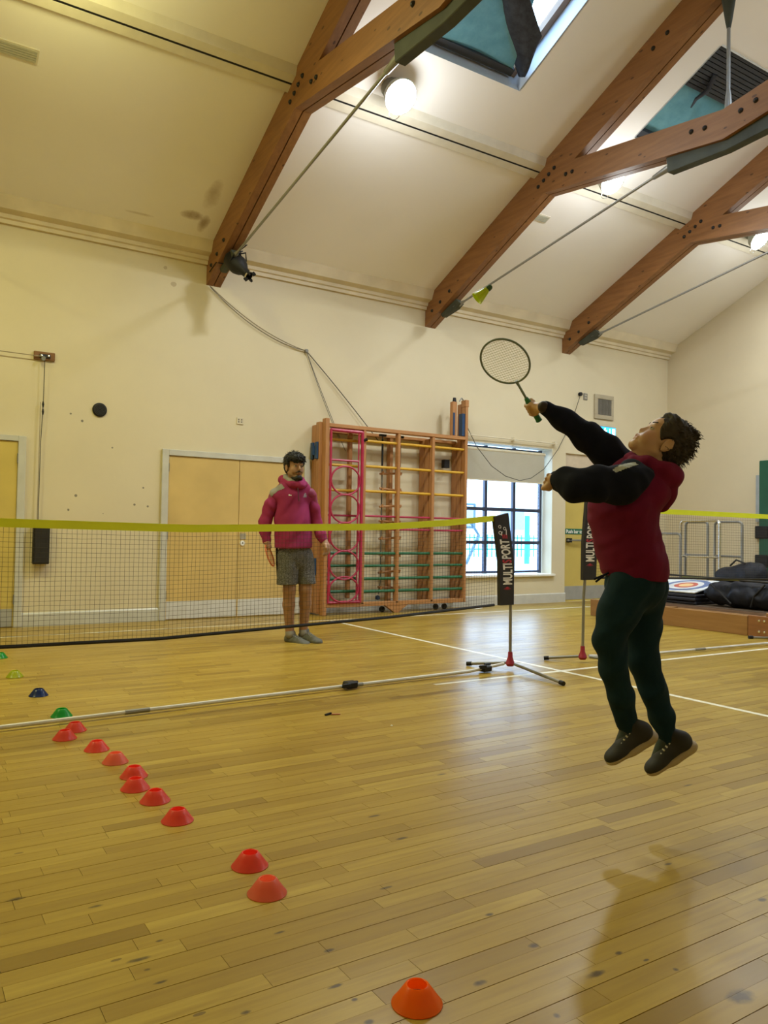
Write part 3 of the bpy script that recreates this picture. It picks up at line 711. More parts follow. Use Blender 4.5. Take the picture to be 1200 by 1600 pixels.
EX0, EX1, EZ0, EZ1 = 9.93, 10.385, 2.70, 2.925
MB().box((EX0, WY-.06, EZ0), (EX1, WY, EZ1)).build('sign_case', mat('sign_case', (.1, .2, .35), .4), ex, bevel=.005)
MB().box((EX0+.01, WY-.064, EZ0+.01), (EX1-.01, WY-.06, EZ1-.01)).build('sign_face', emit('exit_blue', (.02, .30, .75), 1.6), ex)
M_EXW = emit('exit_white', (.85, .95, 1.0), 1.6)
yy = WY-.066
def strip(pts, r, nm): MB().tube([(EX0+p[0], yy, EZ0+p[1]) for p in pts], r, 6).build(nm, M_EXW, ex)
MB().box((EX0+.36, yy-.001, EZ0+.03), (EX0+.425, yy+.001, EZ1-.03)).build('door_symbol', M_EXW, ex)
MB().lathe([(0, .001), (.014, .001), (.014, -.001), (0, -.001)], (EX0+.185, yy, EZ0+.185), (0, -1, 0), 12).build('figure_head', M_EXW, ex)
strip([(.175, .165), (.15, .105)], .012, 'figure_body'); strip([(.172, .155), (.205, .14), (.225, .16)], .007, 'figure_arm'); strip([(.17, .155), (.135, .15), (.12, .125)], .007, 'figure_arm')
strip([(.15, .105), (.185, .085), (.175, .045)], .008, 'figure_leg'); strip([(.15, .105), (.12, .075), (.085, .07)], .008, 'figure_leg'); strip([(.30, .19), (.30, .04)], .007, 'arrow_shaft')

# spotlight hung on the first truss
sl = thing('stage_spotlight', (3.42, 8.45, 4.2), 'black stage spotlight clamped below the leftmost truss', 'spotlight')
zc = pix((3.36, 8.5, 4.1))[2]
A0, A1, A2, A3 = at(359, 402, zc), at(371, 413, zc-.06), at(384, 426, zc-.12), at(389, 431, zc-.145)
ax = (A3-A0)/np.linalg.norm(A3-A0); L = np.linalg.norm(A3-A0)
MB().lathe([(0, -.03), (.06, -.02), (.105, .03), (.110, L*.45), (.085, L*.62), (.052, L*.75), (.048, L*.93), (.05, L), (.042, L), (.04, L*.9), (0, L*.9)], A0, ax, 18).build('spot_body', M_BLACK, sl, smooth=True)
MB().lathe([(.048, L-.012), (.053, L-.012), (.053, L+.006), (.048, L+.006)], A0, ax, 18, True).build('lens_ring', M_CHROME, sl)
sd = np.cross(ax, (0, 0, 1)); sd /= np.linalg.norm(sd); up_ = np.cross(sd, ax)
mid = A0+ax*L*.35; top = np.array([3.25, 8.45, 4.24])
for k in (-1, 1): MB().tube([mid+sd*.112*k, mid+sd*.112*k+up_*.08, mid+up_*.16+sd*.03*k, top], .009, 6).build('yoke_arm', M_BLACK, sl)
for k in range(4):
    a = .6+k*1.57; MB().obox(A3+ax*.015+(sd*math.cos(a)+up_*math.sin(a))*.055, ax*.02, (sd*math.cos(a)+up_*math.sin(a))*.018, np.cross(ax, sd*math.cos(a)+up_*math.sin(a))*.012).build('shutter_tab', M_BLACK, sl)
MB().tube([mid+up_*.09, mid+up_*.2+sd*.1, mid+up_*.25+sd*.02, np.array([3.2, 8.62, 4.19])], .006, 6).build('power_lead', M_BLACK, sl)
MB().tube([np.array([3.15, 8.97, 4.17]), np.array([3.15, 8.75, 4.22]), mid-sd*.09], .006, 6).build('safety_wire', M_BLACK, sl)

# ropes of the climbing frame
rp_ = thing('hoisting_rope', (4.514, WY, 3.424), 'long rope slung from the leftmost truss foot to the climbing frame', 'rope')
hook = np.array([4.514, WY-.03, 3.424])
MB().tube(catenary((3.19, WY-.03, 4.04), hook, .10), .006, 6).build('upper_rope', M_ROPE, rp_, smooth=True)
MB().tube(catenary((3.20, WY-.035, 4.02), hook, .13), .0035, 6).build('upper_rope', M_ROPED, rp_, smooth=True)
MB().tube(catenary(hook, onp(540, 705, 1, WY-.06), .03), .0035, 6).build('lower_rope', M_ROPED, rp_, smooth=True)
MB().tube(catenary(hook, onp(532, 690, 1, WY-.06), .05), .0035, 6).build('lower_rope', M_ROPED, rp_, smooth=True)
MB().tube(catenary(hook, onp(592, 690, 1, WY-.06), -.02), .006, 6).build('lower_rope', M_ROPED, rp_, smooth=True)
MB().lathe([(0, .05), (.022, .05), (.026, .02), (.02, 0), (0, 0)], (4.514, WY, 3.424), (0, -1, 0), 12).build('wall_hook', M_STEEL, rp_)
dc = thing('window_cable', (9.59, WY, 3.41), 'thin cable drooping across the window from a wall hook', 'cable')
P = [onp(x, y, 1, WY-.06) for x, y in ((729, 665), (745, 698), (768, 728), (790, 744), (812, 751), (830, 747), (850, 733), (872, 702), (893, 660), (906, 620))]
MB().tube(P, .0055, 6).build('cable', M_ROPED, dc, smooth=True)
MB().lathe([(0, .05), (.03, .05), (.034, .02), (.028, 0), (0, 0)], (9.56, WY, 3.415), (0, -1, 0), 12).build('cable_hook', M_BLACK, dc)

# ------------------------------------------------------------------ climbing frame
M_CW = wood('climbing_frame_timber', (0.34, 0.15, 0.055), (0.50, 0.25, 0.10), 1.2, 2, 0.4, False)
M_CWX = wood('climbing_frame_rail_timber', (0.36, 0.165, 0.06), (0.50, 0.25, 0.10), 1.2, 0, 0.4, False)
M_YEL = mat('yellow_rung', (0.62, 0.36, 0.03), 0.35); M_PNK = mat('crimson_tube', (0.40, 0.022, 0.075), 0.35); M_GRR = mat('green_rung', (0.012, 0.13, 0.06), 0.35)
M_BLU = mat('blue_hinge', (0.012, 0.05, 0.14), 0.4)
cf = thing('climbing_apparatus', (5.8, 8.9, 0), 'folding wooden climbing frame with yellow, crimson and green rungs on the wall', 'climbing frame')
UX = [4.70, 5.255, 5.80, 6.375, 6.955]
def upright(x, y0, y1, z0, z1, w=.045): MB().box((x-w/2, y0, z0), (x+w/2, y1, z1)).build('upright', M_CW, cf, bevel=.004)
upright(UX[0]-.005, 8.775, 8.875, .0, 2.53, .055)
for x in UX[1:4]: upright(x, 8.775, 8.85, .13, 2.42, .042)
upright(UX[4], 8.775, 8.875, .10, 2.99, .045)
upright(UX[0]-.04, 8.88, 8.975, 0.02, 2.49, .06); upright(UX[0]-.04, 8.985, 9.09, 0.02, 2.46, .06)
for x in (UX[2], ): upright(x+.02, 9.0, 9.09, .1, 2.42, .05)
upright(UX[3]-.005, 8.86, 8.965, .12, 2.40, .05); upright(UX[3]-.005, 8.975, 9.09, .12, 2.40, .05)
upright(UX[4]-.005, 8.88, 8.965, .10, 2.95, .05); upright(UX[4]-.005, 8.975, 9.09, .10, 2.40, .05)
upright(5.13, 8.93, 8.99, .2, 2.40, .05)
MB().box((4.72, 8.77, 2.42), (6.935, 8.87, 2.468)).build('top_rail', M_CWX, cf, bevel=.004)
MB().box((4.72, 8.99, 2.38), (6.94, 9.09, 2.42)).build('top_rail', M_CWX, cf, bevel=.004)
MB().box((4.72, 8.775, .10), (6.95, 8.87, .155)).build('bottom_rail', M_CWX, cf, bevel=.004)
MB().prism([(5.62, .10), (5.98, .10), (5.83, .0), (5.77, .0)], 1, 8.78, 8.84).build('rail_foot', M_CWX, cf)
zs = [(2.285, M_YEL, .019), (1.95, M_YEL, .019), (1.62, M_YEL, .019), (1.29, M_PNK, .014), (1.118, M_PNK, .014), (.795, M_GRR, .020), (.63, M_GRR, .018), (.46, M_GRR, .021), (.292, M_GRR, .021)]
for z, m, r in zs:
    for i in range(4):
        yb_ = 8.82 if i else 8.93
        MB().tube([(UX[i]+.02, yb_, z), (UX[i+1]-.02, yb_, z)], r, 10).build('rung', m, cf, smooth=True)
# crimson ladder panel with rings
px0, px1 = 4.745, 5.215; yp = 8.775
def ptube(a, b, r=.017): MB().tube([(a[0], yp, a[1]), (b[0], yp, b[1])], r, 8).build('panel_tube', M_PNK, cf, smooth=True)
ptube((px0, .155), (px0, 2.40)); ptube((px1, .155), (px1, 2.40), .022); ptube((px0, 2.385), (px1, 2.385), .022); ptube((px0, .165), (px1, .165), .020); ptube((px0, 2.0), (px1-.05, 2.0), .014)
ptube((px1-.055, .18), (px1-.055, 2.38), .010)
for zc_ in (1.74, 1.375, 1.01, .645, .33):
    r = .185 if zc_ > .4 else .165
    MB().tube([((px0+px1)/2-.015+math.cos(a)*.215, yp-.012, zc_+math.sin(a)*r) for a in np.linspace(0, 2*math.pi, 36, endpoint=False)], .0125, 8, closed=True).build('ring', M_PNK, cf, smooth=True)
# blue hinges and the tall end posts
for z in (2.12, .62):
    for dy in (8.925, 9.04): MB().box((UX[0]-.10, dy-.03, z-.11), (UX[0]-.068, dy+.03, z+.11)).build('hinge', M_BLU, cf, bevel=.006)
    MB().tube([(UX[0]-.095, 8.98, z-.06), (UX[0]-.095, 8.98, z+.06)], .03, 8).build('hinge_barrel', M_BLU, cf)
upright(UX[4]-.20, 8.80, 8.87, 2.47, 2.96, .075)
MB().box((UX[4]-.235, 8.79, 2.48), (UX[4]-.205, 8.80, 2.80)).build('blue_strap', M_BLU, cf); MB().box((UX[4]-.075, 8.79, 2.48), (UX[4]-.025, 8.87, 2.80)).build('blue_strap', M_BLU, cf)
MB().tube([(UX[4]-.19, 8.83, 2.96), (UX[4]-.19, 8.83, 3.02)], [.03, .022], 8).build('post_cap', M_BLACK, cf)
MB().tube([(UX[4]-.10, 8.83, 2.98), (UX[4]-.06, 8.83, 3.03), (UX[4]-.03, 8.83, 3.0)], .01, 6).build('post_hook', M_STEEL, cf)
MB().box((UX[4]-.03, 8.77, 2.90), (UX[4]+.03, 8.88, 3.0)).build('post_cap', M_CW, cf, bevel=.004)
MB().box((6.70, 8.955, 2.02), (6.79, 9.03, 2.14)).build('rope_cleat', M_BLACK, cf)
for x in (5.65, 6.55, 6.7): MB().lathe([(0, .03), (.04, .03), (.04, 0), (0, 0)], (x, 8.9, .04), (0, 1, 0), 14).build('castor', M_BLACK, cf)
MB().tube([(5.21, 8.79, 2.27), (5.27, 8.74, 2.30)], .02, 8).build('catch', M_BLACK, cf)
wn = thing('wall_notice', (4.93, WY, .46), 'small white notice on the wall behind the bottom ring', 'notice')
MB().box((4.93-.07, WY-.004, .40), (4.93+.11, WY, .50)).build('paper', M_WHITE, wn)
MB().raw([(4.90, WY-.005, .42), (4.98, WY-.005, .42), (4.94, WY-.005, .485)], [(0, 1, 2)]).build('triangle_mark', mat('notice_grey', (.25, .28, .33), .6), wn)
# rope ladder hanging from the frame
rl = thing('rope_ladder', (5.75, 8.86, .3), 'rope ladder with wooden rungs hanging inside the climbing frame', 'rope ladder')
for x in (5.60, 5.885):
    MB().tube([(x, 8.89, 2.40), (x, 8.89, .40), (x-.03, 8.885, .25)], .0085, 6).build('ladder_rope', M_ROPED, rl, smooth=True)
    MB().box((x-.05, 8.87, 2.375), (x+.05, 8.91, 2.405)).build('top_clamp', M_BLACK, rl)
    MB().tube([(x, 8.89, 2.34), (x, 8.89, 1.98)], .014, 8).build('rope_sleeve', M_BLACK, rl)
    MB().lathe([(0, -.035), (.03, -.02), (.035, 0), (.03, .02), (0, .035)], (x-.045, 8.88, .20), (0, 0, 1), 12).build('end_ball', M_BLU, rl, smooth=True)
for k, z in enumerate((1.88, 1.66, 1.435, 1.22, 1.0, .77, .545, .33)):
    dz = .012*(-1)**k
    MB().tube([(5.565, 8.89, z-dz), (5.92, 8.89, z+dz)], .015, 8).build('ladder_rung', M_CWX, rl, smooth=True)
    for x in (5.60, 5.885): MB().tube([(x, 8.87, z-.02), (x, 8.87, z+.02)], .016, 6).build('ladder_knot', M_CWX, rl)

# ------------------------------------------------------------------ badminton nets
M_TAPE = mat('fluorescent_yellow_tape', (0.80, 0.92, 0.03), 0.6, var=0.04)
M_NETC = mat('net_cord', (0.035, 0.03, 0.022), 0.9)
M_REDP = mat('red_plastic_hub', (0.30, 0.015, 0.05), 0.4)
M_FLAG = mat('black_banner', (0.012, 0.012, 0.018), 0.65); M_FW = mat('banner_white_print', (0.78, 0.78, 0.80), 0.6); M_FR = mat('banner_red_print', (0.45, 0.02, 0.05), 0.6)
def net_set(P0, P1, flags, top, bot, fl, lab, legs0, seed, clip=()):
    # P0 / P1 feet of the two posts; flags: banner edge points given for the P0 end; top/bot: height of cord along 0..1
    P0 = np.array([*P0, 0.0]); P1 = np.array([*P1, 0.0]); d = (P1-P0); L = np.linalg.norm(d); d /= L; nrm_ = np.array([d[1], -d[0], 0.0])
    if nrm_[1] > 0: nrm_ = -nrm_
    root = thing('badminton_net', P0, lab, 'net', 'portable badminton nets')
    Z = np.array([0, 0, 1.0])
    N = 90
    tz = lambda t: np.interp(t, top[0], top[1]); bz = lambda t: np.interp(t, bot[0], bot[1])
    t0 = fl/L; t1 = 1-fl/L
    def pt(t, z): return P0+d*(L*t)+Z*z
    # tape: a folded band with thickness
    v = []; f = []
    ts = np.linspace(t0, t1, N)
    for t in ts:
        z = tz(t)
        for (o, h) in ((.004, 0), (.004, -.046), (-.004, -.046), (-.004, 0)): v.append(pt(t, z+h)+nrm_*o)
    for i in range(N-1):
        for k in range(4): a = i*4+k; b_ = i*4+(k+1) % 4; f.append((a, b_, b_+4, a+4))
    MB().raw(v, f).build('top_tape', M_TAPE, root)
    MB().tube([pt(t, bz(t)) for t in ts], .011, 6).build('bottom_cord', M_BLACK, root)
    nb = MB(); c = .0265; nx = int(L*(t1-t0)/c); nz = 24; r_ = .0009
    def thin(p):
        base = len(nb.v); m = len(p)
        for q in p:
            for k in range(3):
                a = 2.09*k; nb.v.append(tuple(q+(nrm_*math.cos(a)+(Z if abs((p[-1]-p[0])@d) > .2 else d)*math.sin(a))*r_))
        for i in range(m-1):
            for k in range(3): nb.f.append((base+i*3+k, base+i*3+(k+1) % 3, base+(i+1)*3+(k+1) % 3, base+(i+1)*3+k))
    rs = np.random.default_rng(seed)
    for i in range(nx+1):
        t = t0+(t1-t0)*i/nx; j = rs.normal(0, .0016, 5)
        thin([pt(t+j[k]/L*(k not in (0, 4)), tz(t)-.046+(bz(t)-tz(t)+.046)*k/4) for k in range(5)])
    for k in range(1, nz):
        thin([pt(t, tz(t)-.046+(bz(t)-tz(t)+.046)*k/nz)+Z*rs.normal(0, .001) for t in np.linspace(t0, t1, 60)])
    nt = nb.build('netting', M_NETC, root); tag(nt, kind='stuff')
    # poles, hubs, legs
    for e, P in ((0, P0), (1, P1)):
        s_ = 1 if e == 0 else -1; inw = d*s_
        zt = (tz(t0) if e == 0 else tz(t1))
        hub = MB().lathe([(.0, .0), (.026, .0), (.038, .02), (.030, .042), (.020, .07), (.018, .115), (0, .115)], P+Z*.025, (0, 0, 1), 14).build('hub', M_REDP, root, smooth=True)
        pole_top = P+Z*(zt+.01)+inw*flags['lean']
        MB().tube([P+Z*.10, P+Z*.55+inw*.005, P+Z*(.85)+inw*(.02+flags['lean']*.25), pole_top], .0125, 10).build('pole', M_STEEL, root, smooth=True)
        for lg in legs0:
            q = P+inw*lg[0]+np.array([d[1], -d[0], 0])*lg[1]*s_
            a = P+Z*.05+(q-P)*.10; b_ = q+Z*.018
            lo = MB().tube([a, b_], .0115, 10).build('leg', M_STEEL, root, smooth=True)
            u = (b_-a)/np.linalg.norm(b_-a); MB().tube([b_-u*.03, b_+u*.012], .017, 10).build('foot_cap', M_BLACK, lo, smooth=True)
        # banner sleeve
        zb = flags['zb']; w_ = flags['w']
        A_ = [P+inw*(w_-.002)+Z*zb, P-inw*.018+Z*zb, P-inw*.016+Z*(zb+.32), P+Z*(zt+.022)+inw*(flags['lean']-.02), P+Z*(zt-.012)+inw*(flags['lean']+w_), P+Z*(zb+.35)+inw*(w_+.01)]
        bn = MB(); n_ = len(A_); off = nrm_*.016
        bn.raw([p+off for p in A_]+[p-off for p in A_], [tuple(range(n_)), tuple(range(n_, 2*n_))[::-1]]+[(i, (i+1) % n_, n_+(i+1) % n_, n_+i) for i in range(n_)])
        ban = bn.build('banner', M_FLAG, root)
        # lettering runs up the banner, readable from the camera side
        H = zt-zb
        def place(g, m, nm, u0, sc_u, sc_v, vv=0.0):
            v, f = g; out = []
            for p in v:
                h = u0+p[0]*sc_u; lat = vv+p[1]*sc_v       # h up the banner, lat across it (towards the left of the reader)
                k = min(1, max(0, (h-.30)/max(.1, H-.30)))
                cx_ = w_*.5-.010+k*(flags['lean']+.004)
                rightward = C_R-np.array([0, 0, C_R[2]]); rightward /= np.linalg.norm(rightward)
                sgn = 1 if (inw@rightward) > 0 else -1
                out.append(P+inw*(cx_-lat*sgn)+Z*(zb+h)+nrm_*.0172)
            MB().raw(out, f).build(nm, m, ban)
        u = H*.225
        sizes = H*.10
        for word, m in (('MULTI', M_FW), ('S', M_FR), ('PORT', M_FW)):
            g = text_geo(word, 1.0, .028); wid = g[0][:, 0].max()
            place(g, m, 'lettering', u, sizes*.86, w_*1.02, -w_*.36); u += (wid+.06)*sizes*.86
        # small red burst below and the doodled figures above the word
        g = MB()
        for a in np.linspace(-1.2, 1.2, 5):
            g.raw([(0, -.05, 0), (0, .05, 0), (-.8*math.cos(a*.6), a*.42+.05, 0), (-.8*math.cos(a*.6), a*.42-.05, 0)], [(0, 1, 2, 3)])
        place((np.array(g.v), g.f), M_FR, 'emblem', H*.205, H*.045, w_*.55)
        g = MB()
        for (cx_, cy_, rr) in ((.1, .5, .28), (.75, -.3, .25), (1.0, .45, .25)):
            for a in range(10):
                a0, a1 = a*.628, (a+1)*.628
                g.raw([(cx_+math.cos(a0)*rr, cy_+math.sin(a0)*rr, 0), (cx_+math.cos(a1)*rr, cy_+math.sin(a1)*rr, 0), (cx_+math.cos(a1)*rr*.65, cy_+math.sin(a1)*rr*.65, 0), (cx_+math.cos(a0)*rr*.65, cy_+math.sin(a0)*rr*.65, 0)], [(0, 1, 2, 3)])
        g.raw([(-.3, .3, 0), (.3, .1, 0), (.3, .2, 0), (-.3, .42, 0)], [(0, 1, 2, 3)]); g.raw([(-.2, -.5, 0), (.6, -.6, 0), (.6, -.48, 0), (-.2, -.38, 0)], [(0, 1, 2, 3)])
        place((np.array(g.v), g.f), M_FW, 'doodle', u+H*.06, H*.075, w_*.5)
        g = MB()
        for q in range(3): g.raw([(0, -.55+q*.36, 0), (.9, -.55+q*.36, 0), (.9, -.36+q*.36, 0), (0, -.36+q*.36, 0)], [(0, 1, 2, 3)])
        place((np.array(g.v), g.f), M_FR, 'small_print', u+H*.005, H*.05, w_*.42, -w_*.05)
    # bar along the floor joining the feet
    for a, b_ in ((.012, .245), (.255, .495), (.505, .745), (.755, .988)):
        MB().tube([P0+d*L*a+Z*(.05 if a < .1 else .022), P0+d*L*(a+.06)+Z*.022, P0+d*L*(b_-.06)+Z*.022, P0+d*L*b_+Z*(.05 if b_ > .95 else .022)], .0125, 8).build('base_bar', mat('pale_grey_bar', (.58, .58, .56), .35), root, smooth=True)
    for t in (.25, .5, .75): MB().tube([P0+d*L*(t-.012)+Z*.022, P0+d*L*(t+.012)+Z*.022], .014, 8).build('bar_joint', M_STEEL, root, smooth=True)
    for t, h in clip:
        c_ = P0+d*L*t+Z*.03
        cl = MB().obox(c_, d*.045, nrm_*.035, Z*.022).build('clip', M_BLACK, root, bevel=.008)
        for k in (-1, 1): MB().obox(c_+d*.05*k+nrm_*.03*k+Z*h, d*.03, nrm_*.012, Z*.014).build('clip_jaw', M_BLACK, cl, bevel=.003)
    return root
LF1 = (4.215, 4.722); LF0 = (-1.75, 4.40)
net_set(LF1, LF0, dict(lean=.075, zb=.515, w=.135), ([0, .02, .11, .21, .45, .62, .8, 1], [1.255, 1.232, 1.180, 1.139, 1.102, 1.115, 1.16, 1.255]),
        ([0, .03, .2, .48, .62, 1], [.52, .52, .474, .430, .441, .52]), .075+.11, 'badminton net with yellow tape across the left half of the hall',
        ((.155, -.685), (.19, .29)), 3, ((.255, 0.0), (.045, .02)))
net_set((5.0, 4.69), (10.98, 4.42), dict(lean=.04, zb=.70, w=.135), ([0, .03, .16, .42, .7, 1], [1.40, 1.385, 1.335, 1.325, 1.36, 1.40]),
        ([0, .5, 1], [.72, .66, .72]), .045+.10, 'badminton net with yellow tape behind the jumping boy', ((-.21, -.23), (.35, .45)), 5, ())

# ------------------------------------------------------------------ marker cones
def plastic(name, col, tl=.62):
    t = NT(name); t.b.inputs['Base Color'].default_value = c4(col); t.b.inputs['Roughness'].default_value = .28
    v = t.noise(t.objc(), 30, 3); t.link(t.ramp(v, [(.3, tuple(x*.92 for x in col)), (.7, col)]), t.b.inputs['Base Color'])
    tb = t.add('ShaderNodeBsdfTranslucent'); tb.inputs[0].default_value = c4(col); mx = t.add('ShaderNodeMixShader'); mx.inputs[0].default_value = tl
    t.link(t.b.outputs[0], mx.inputs[1]); t.link(tb.outputs[0], mx.inputs[2]); t.link(mx.outputs[0], t.out.inputs[0]); MATS[name] = t.m; return t.m
CM = dict(green=plastic('green_cone', (.03, .50, .09)), yellow=plastic('yellow_cone', (.60, .66, .04)), blue=plastic('blue_cone', (.02, .05, .22)),
          red=plastic('red_cone', (.93, .16, .11)), pale=plastic('pale_red_cone', (.93, .32, .21), .68), orange=plastic('orange_cone', (1.0, .27, .01)))
CONES = [((0, 1030), 'green', 'green marker cone cut by the left picture edge'), ((23, 1060), 'yellow', 'yellow marker cone near the left edge'), ((60, 1090), 'blue', 'dark blue marker cone on the floor'),
  ((96, 1123), 'green', 'green marker cone beside the net bar'), ((117, 1146), 'red', 'red marker cone nearest the net bar, half hidden by another'), ((101, 1159), 'red', 'red marker cone overlapping the one beside the net bar'),
  ((151, 1177), 'red', 'red marker cone, third in the line from the net bar'), ((180, 1197), 'pale', 'pale red marker cone, fourth in the line from the net bar'), ((209, 1220), 'red', 'red marker cone just behind its overlapping twin'),
  ((211, 1240), 'red', 'red marker cone in front of the overlapping pair'), ((242, 1260), 'red', 'red marker cone second to last of the close line'), ((277, 1292), 'red', 'red marker cone at the near end of the close line'),
  ((390, 1366), 'red', 'deep red marker cone, further of the two alone on the floor'), ((417, 1411), 'pale', 'pale salmon marker cone, nearer of the two alone on the floor'), ((651, 1594), 'orange', 'bright orange marker cone with a hole, nearest the camera')]
prof = [(.0585, .0), (.0590, .002), (.0565, .004), (.040, .026), (.0275, .043), (.0245, .0445), (.0225, .043), (.024, .0415), (.037, .0245), (.054, .002), (.0565, .0)]
cone_me = None
for q, c_, lab in CONES:
    p = FL(*q); dirn = p[:2]/np.linalg.norm(p[:2]); x, y = p[:2]+dirn*.060
    if cone_me is None:
        ob = MB().lathe(prof, (0, 0, 0), (0, 0, 1), 40, True).build('marker_cone', CM[c_], smooth=True); cone_me = ob.data
    else:
        ob = bpy.data.objects.new('marker_cone', cone_me); COL.objects.link(ob)
    ob.location = (x, y, .0008); ob.rotation_euler = (0, 0, random.random()*6)
    ob.material_slots[0].link = 'OBJECT'; ob.material_slots[0].material = CM[c_]
    tag(ob, lab, 'cone', 'marker cones laid out in a line')

# ------------------------------------------------------------------ shuttlecock in flight
M_SH = plastic('yellow_shuttle_skirt', (.68, .80, .03), .3); M_CORK = mat('dark_green_cork', (.03, .09, .04), .5)
sh = at(757, 456, 3.35); shr = thing('shuttlecock', sh, 'yellow shuttlecock flying above the racket', 'shuttlecock')
ax = at(766, 449, 3.35)-at(750, 463, 3.35); ax /= np.linalg.norm(ax)
MB().lathe([(0, .040), (.008, .039), (.0125, .033), (.0135, .022), (.0125, .015), (0, .015)], sh, ax, 14).build('cork', M_CORK, shr, smooth=True)
MB().lathe([(.0115, .016), (.014, .0), (.022, -.03), (.0285, -.045), (.0275, -.045), (.0205, -.029), (.0125, .001), (.0105, .016)], sh, ax, 22, True).build('skirt', M_SH, shr, smooth=True)
u = np.cross(ax, (0, 0, 1)); u /= np.linalg.norm(u); w_ = np.cross(ax, u)
for k in range(12):
    a = k*math.pi/6; e = u*math.cos(a)+w_*math.sin(a); MB().tube([sh+ax*.012+e*.0125, sh-ax*.045+e*.0292], .0011, 5).build('rib', M_SH, shr)

# small litter on the floor
p = FL(518, 1117); lt = thing('broken_clip', p, 'small broken dark and pink scrap on the floor', 'scrap')
MB().obox(p+np.array([-.02, .005, .006]), (.022, .004, .002), (-.001, .006, 0), (0, 0, .005)).build('dark_piece', M_BLACK, lt); MB().obox(p+np.array([.022, -.012, .004]), (.024, -.010, 0), (.002, .004, 0), (0, 0, .003)).build('pink_piece', mat('pink_scrap', (.45, .16, .12), .5), lt)
p = FL(739, 951); o = MB().obox(p+np.array([0, -.1, .012]), (.085, .02, .004), (-.008, .03, 0), (0, 0, .010)).build('paper_scrap', M_WHITE, bevel=.006); tag(o, 'small white scrap on the floor below the window', 'scrap')
p = FL(612, 1134); o = MB().lathe([(0, .006), (.006, .004), (.008, 0)], p, (0, 0, 1), 8).build('paper_crumb', M_WHITE); tag(o, 'tiny white crumb on the floor in the window reflection', 'scrap')

# ------------------------------------------------------------------ bench, trolley and bags at the right
M_BEN = wood('bench_timber', (0.24, 0.12, 0.035), (0.35, 0.185, 0.062), 1.0, 1, 0.5, False)
be = thing('gym_bench', (8.08, 5.2, 0), 'upturned brown wooden gym bench lying along the floor at right', 'bench')
MB().box((8.05, 5.13, .0), (8.085, 7.42, .222)).build('side_board', M_BEN, be, bevel=.004)
MB().box((8.048, 4.66, .0), (8.088, 5.125, .232)).build('side_board', mat('bench_dark_timber', (.27, .115, .04), .45, var=.2, scale=3, stretch=(8, 1, 8)), be, bevel=.004)
MB().box((8.27, 4.66, .0), (8.30, 7.42, .21)).build('side_board', M_BEN, be, bevel=.004)
MB().box((8.085, 4.66, .02), (8.27, 7.42, .05)).build('seat_board', M_BEN, be)
for y in (4.99, 4.93, 4.72): 
    for z in (.06, .18): MB().lathe([(0, .012), (.013, .008), (.016, 0)], (8.048, y, z), (-1, 0, 0), 10).build('bolt', M_CHROME, be, smooth=True)
MB().box((8.07, 4.75, .232), (8.13, 4.93, .27)).build('end_block', M_BEN, be, bevel=.006)
for y in (6.2, 5.0): MB().box((8.085, y, .05), (8.27, y+.06, .22)).build('cross_brace', M_BEN, be)
tr = thing('equipment_trolley', (9.2, 6.3, 0), 'steel tube trolley with looped rails behind the bench', 'trolley')
MB().box((8.36, 4.68, .20), (9.70, 7.2, .245)).build('deck', mat('trolley_deck', (.10, .065, .04), .7), tr)
MB().box((8.345, 4.68, .175), (8.375, 7.2, .235)).build('deck_edge', mat('deck_edge', (.22, .13, .08), .6), tr)
for k in range(22):
    y = 4.74+k*.11; MB().box((8.33, y, .180), (8.346, y+.05, .205)).build('edge_lug', M_BLACK, tr)
for x in (8.6, 9.5):
    for y in (4.85, 6.9):
        MB().tube([(x, y-.02, .09), (x, y+.02, .09)], .088, 16).build('castor', M_BLACK, tr, smooth=True); MB().box((x-.03, y-.03, .09), (x+.03, y+.03, .20)).build('castor_fork', M_STEEL, tr)
def loop(X, ya, yb_, z0, zt, zm=None, m=M_STEEL, r=.017):
    c_ = .05; pts = [(X, ya, z0), (X, ya, zt-c_)]+[(X, ya+(yb_-ya)/abs(yb_-ya)*c_*(1-math.cos(a)), zt-c_+c_*math.sin(a)) for a in (.5, 1.05, 1.57)]
    pts += [(X, yb_-(yb_-ya)/abs(yb_-ya)*c_*(1-math.cos(a)), zt-c_+c_*math.sin(a)) for a in (1.57, 1.05, .5)]+[(X, yb_, zt-c_), (X, yb_, z0)]
    MB().tube(pts, r, 8).build('rail_loop', m, tr, smooth=True)
    if zm: MB().tube([(X, ya, zm), (X, yb_, zm)], r*.9, 8).build('cross_rail', m, tr, smooth=True)
loop(9.60, 7.15, 6.53, .23, 1.315, .81, M_CHROME); loop(9.68, 7.13, 6.77, .23, 1.30, .83); loop(9.68, 6.66, 6.25, .23, 1.30, .83)
loop(9.55, 8.3, 7.12, .23, 1.13, .46); 
M_BAG = cloth('black_bag_cloth', (0.006, 0.007, 0.012), (0.018, 0.02, 0.03), 0.6)
M_TGT = mat('target_board_white', (.70, .74, .78), .4)
tb_ = thing('target_board', (8.75, 6.45, .245), 'white plastic target board with coloured rings lying on black mats', 'target board')
for k in range(3):
    z = .247+k*.043; g_ = .02*(k % 2)
    MB().box((8.40-g_, 6.04, z), (9.10+g_, 7.02, z+.040)).build('mat_layer', mat('navy_mat', (.008, .01, .02), .5), tb_, bevel=.01)
tdir = unit_0 = np.array([.60, 0, .115]); tdir = tdir/np.linalg.norm(tdir); tup = np.array([-tdir[2], 0, tdir[0]])
tc = np.array([8.72, 6.53, .453]); MB().obox(tc, tdir*.32, (0, .47, 0), tup*.009).build('board', M_TGT, tb_, bevel=.004)
MB().box((9.0, 6.2, .376), (9.06, 6.9, .50)).build('prop_block', M_BLACK, tb_)
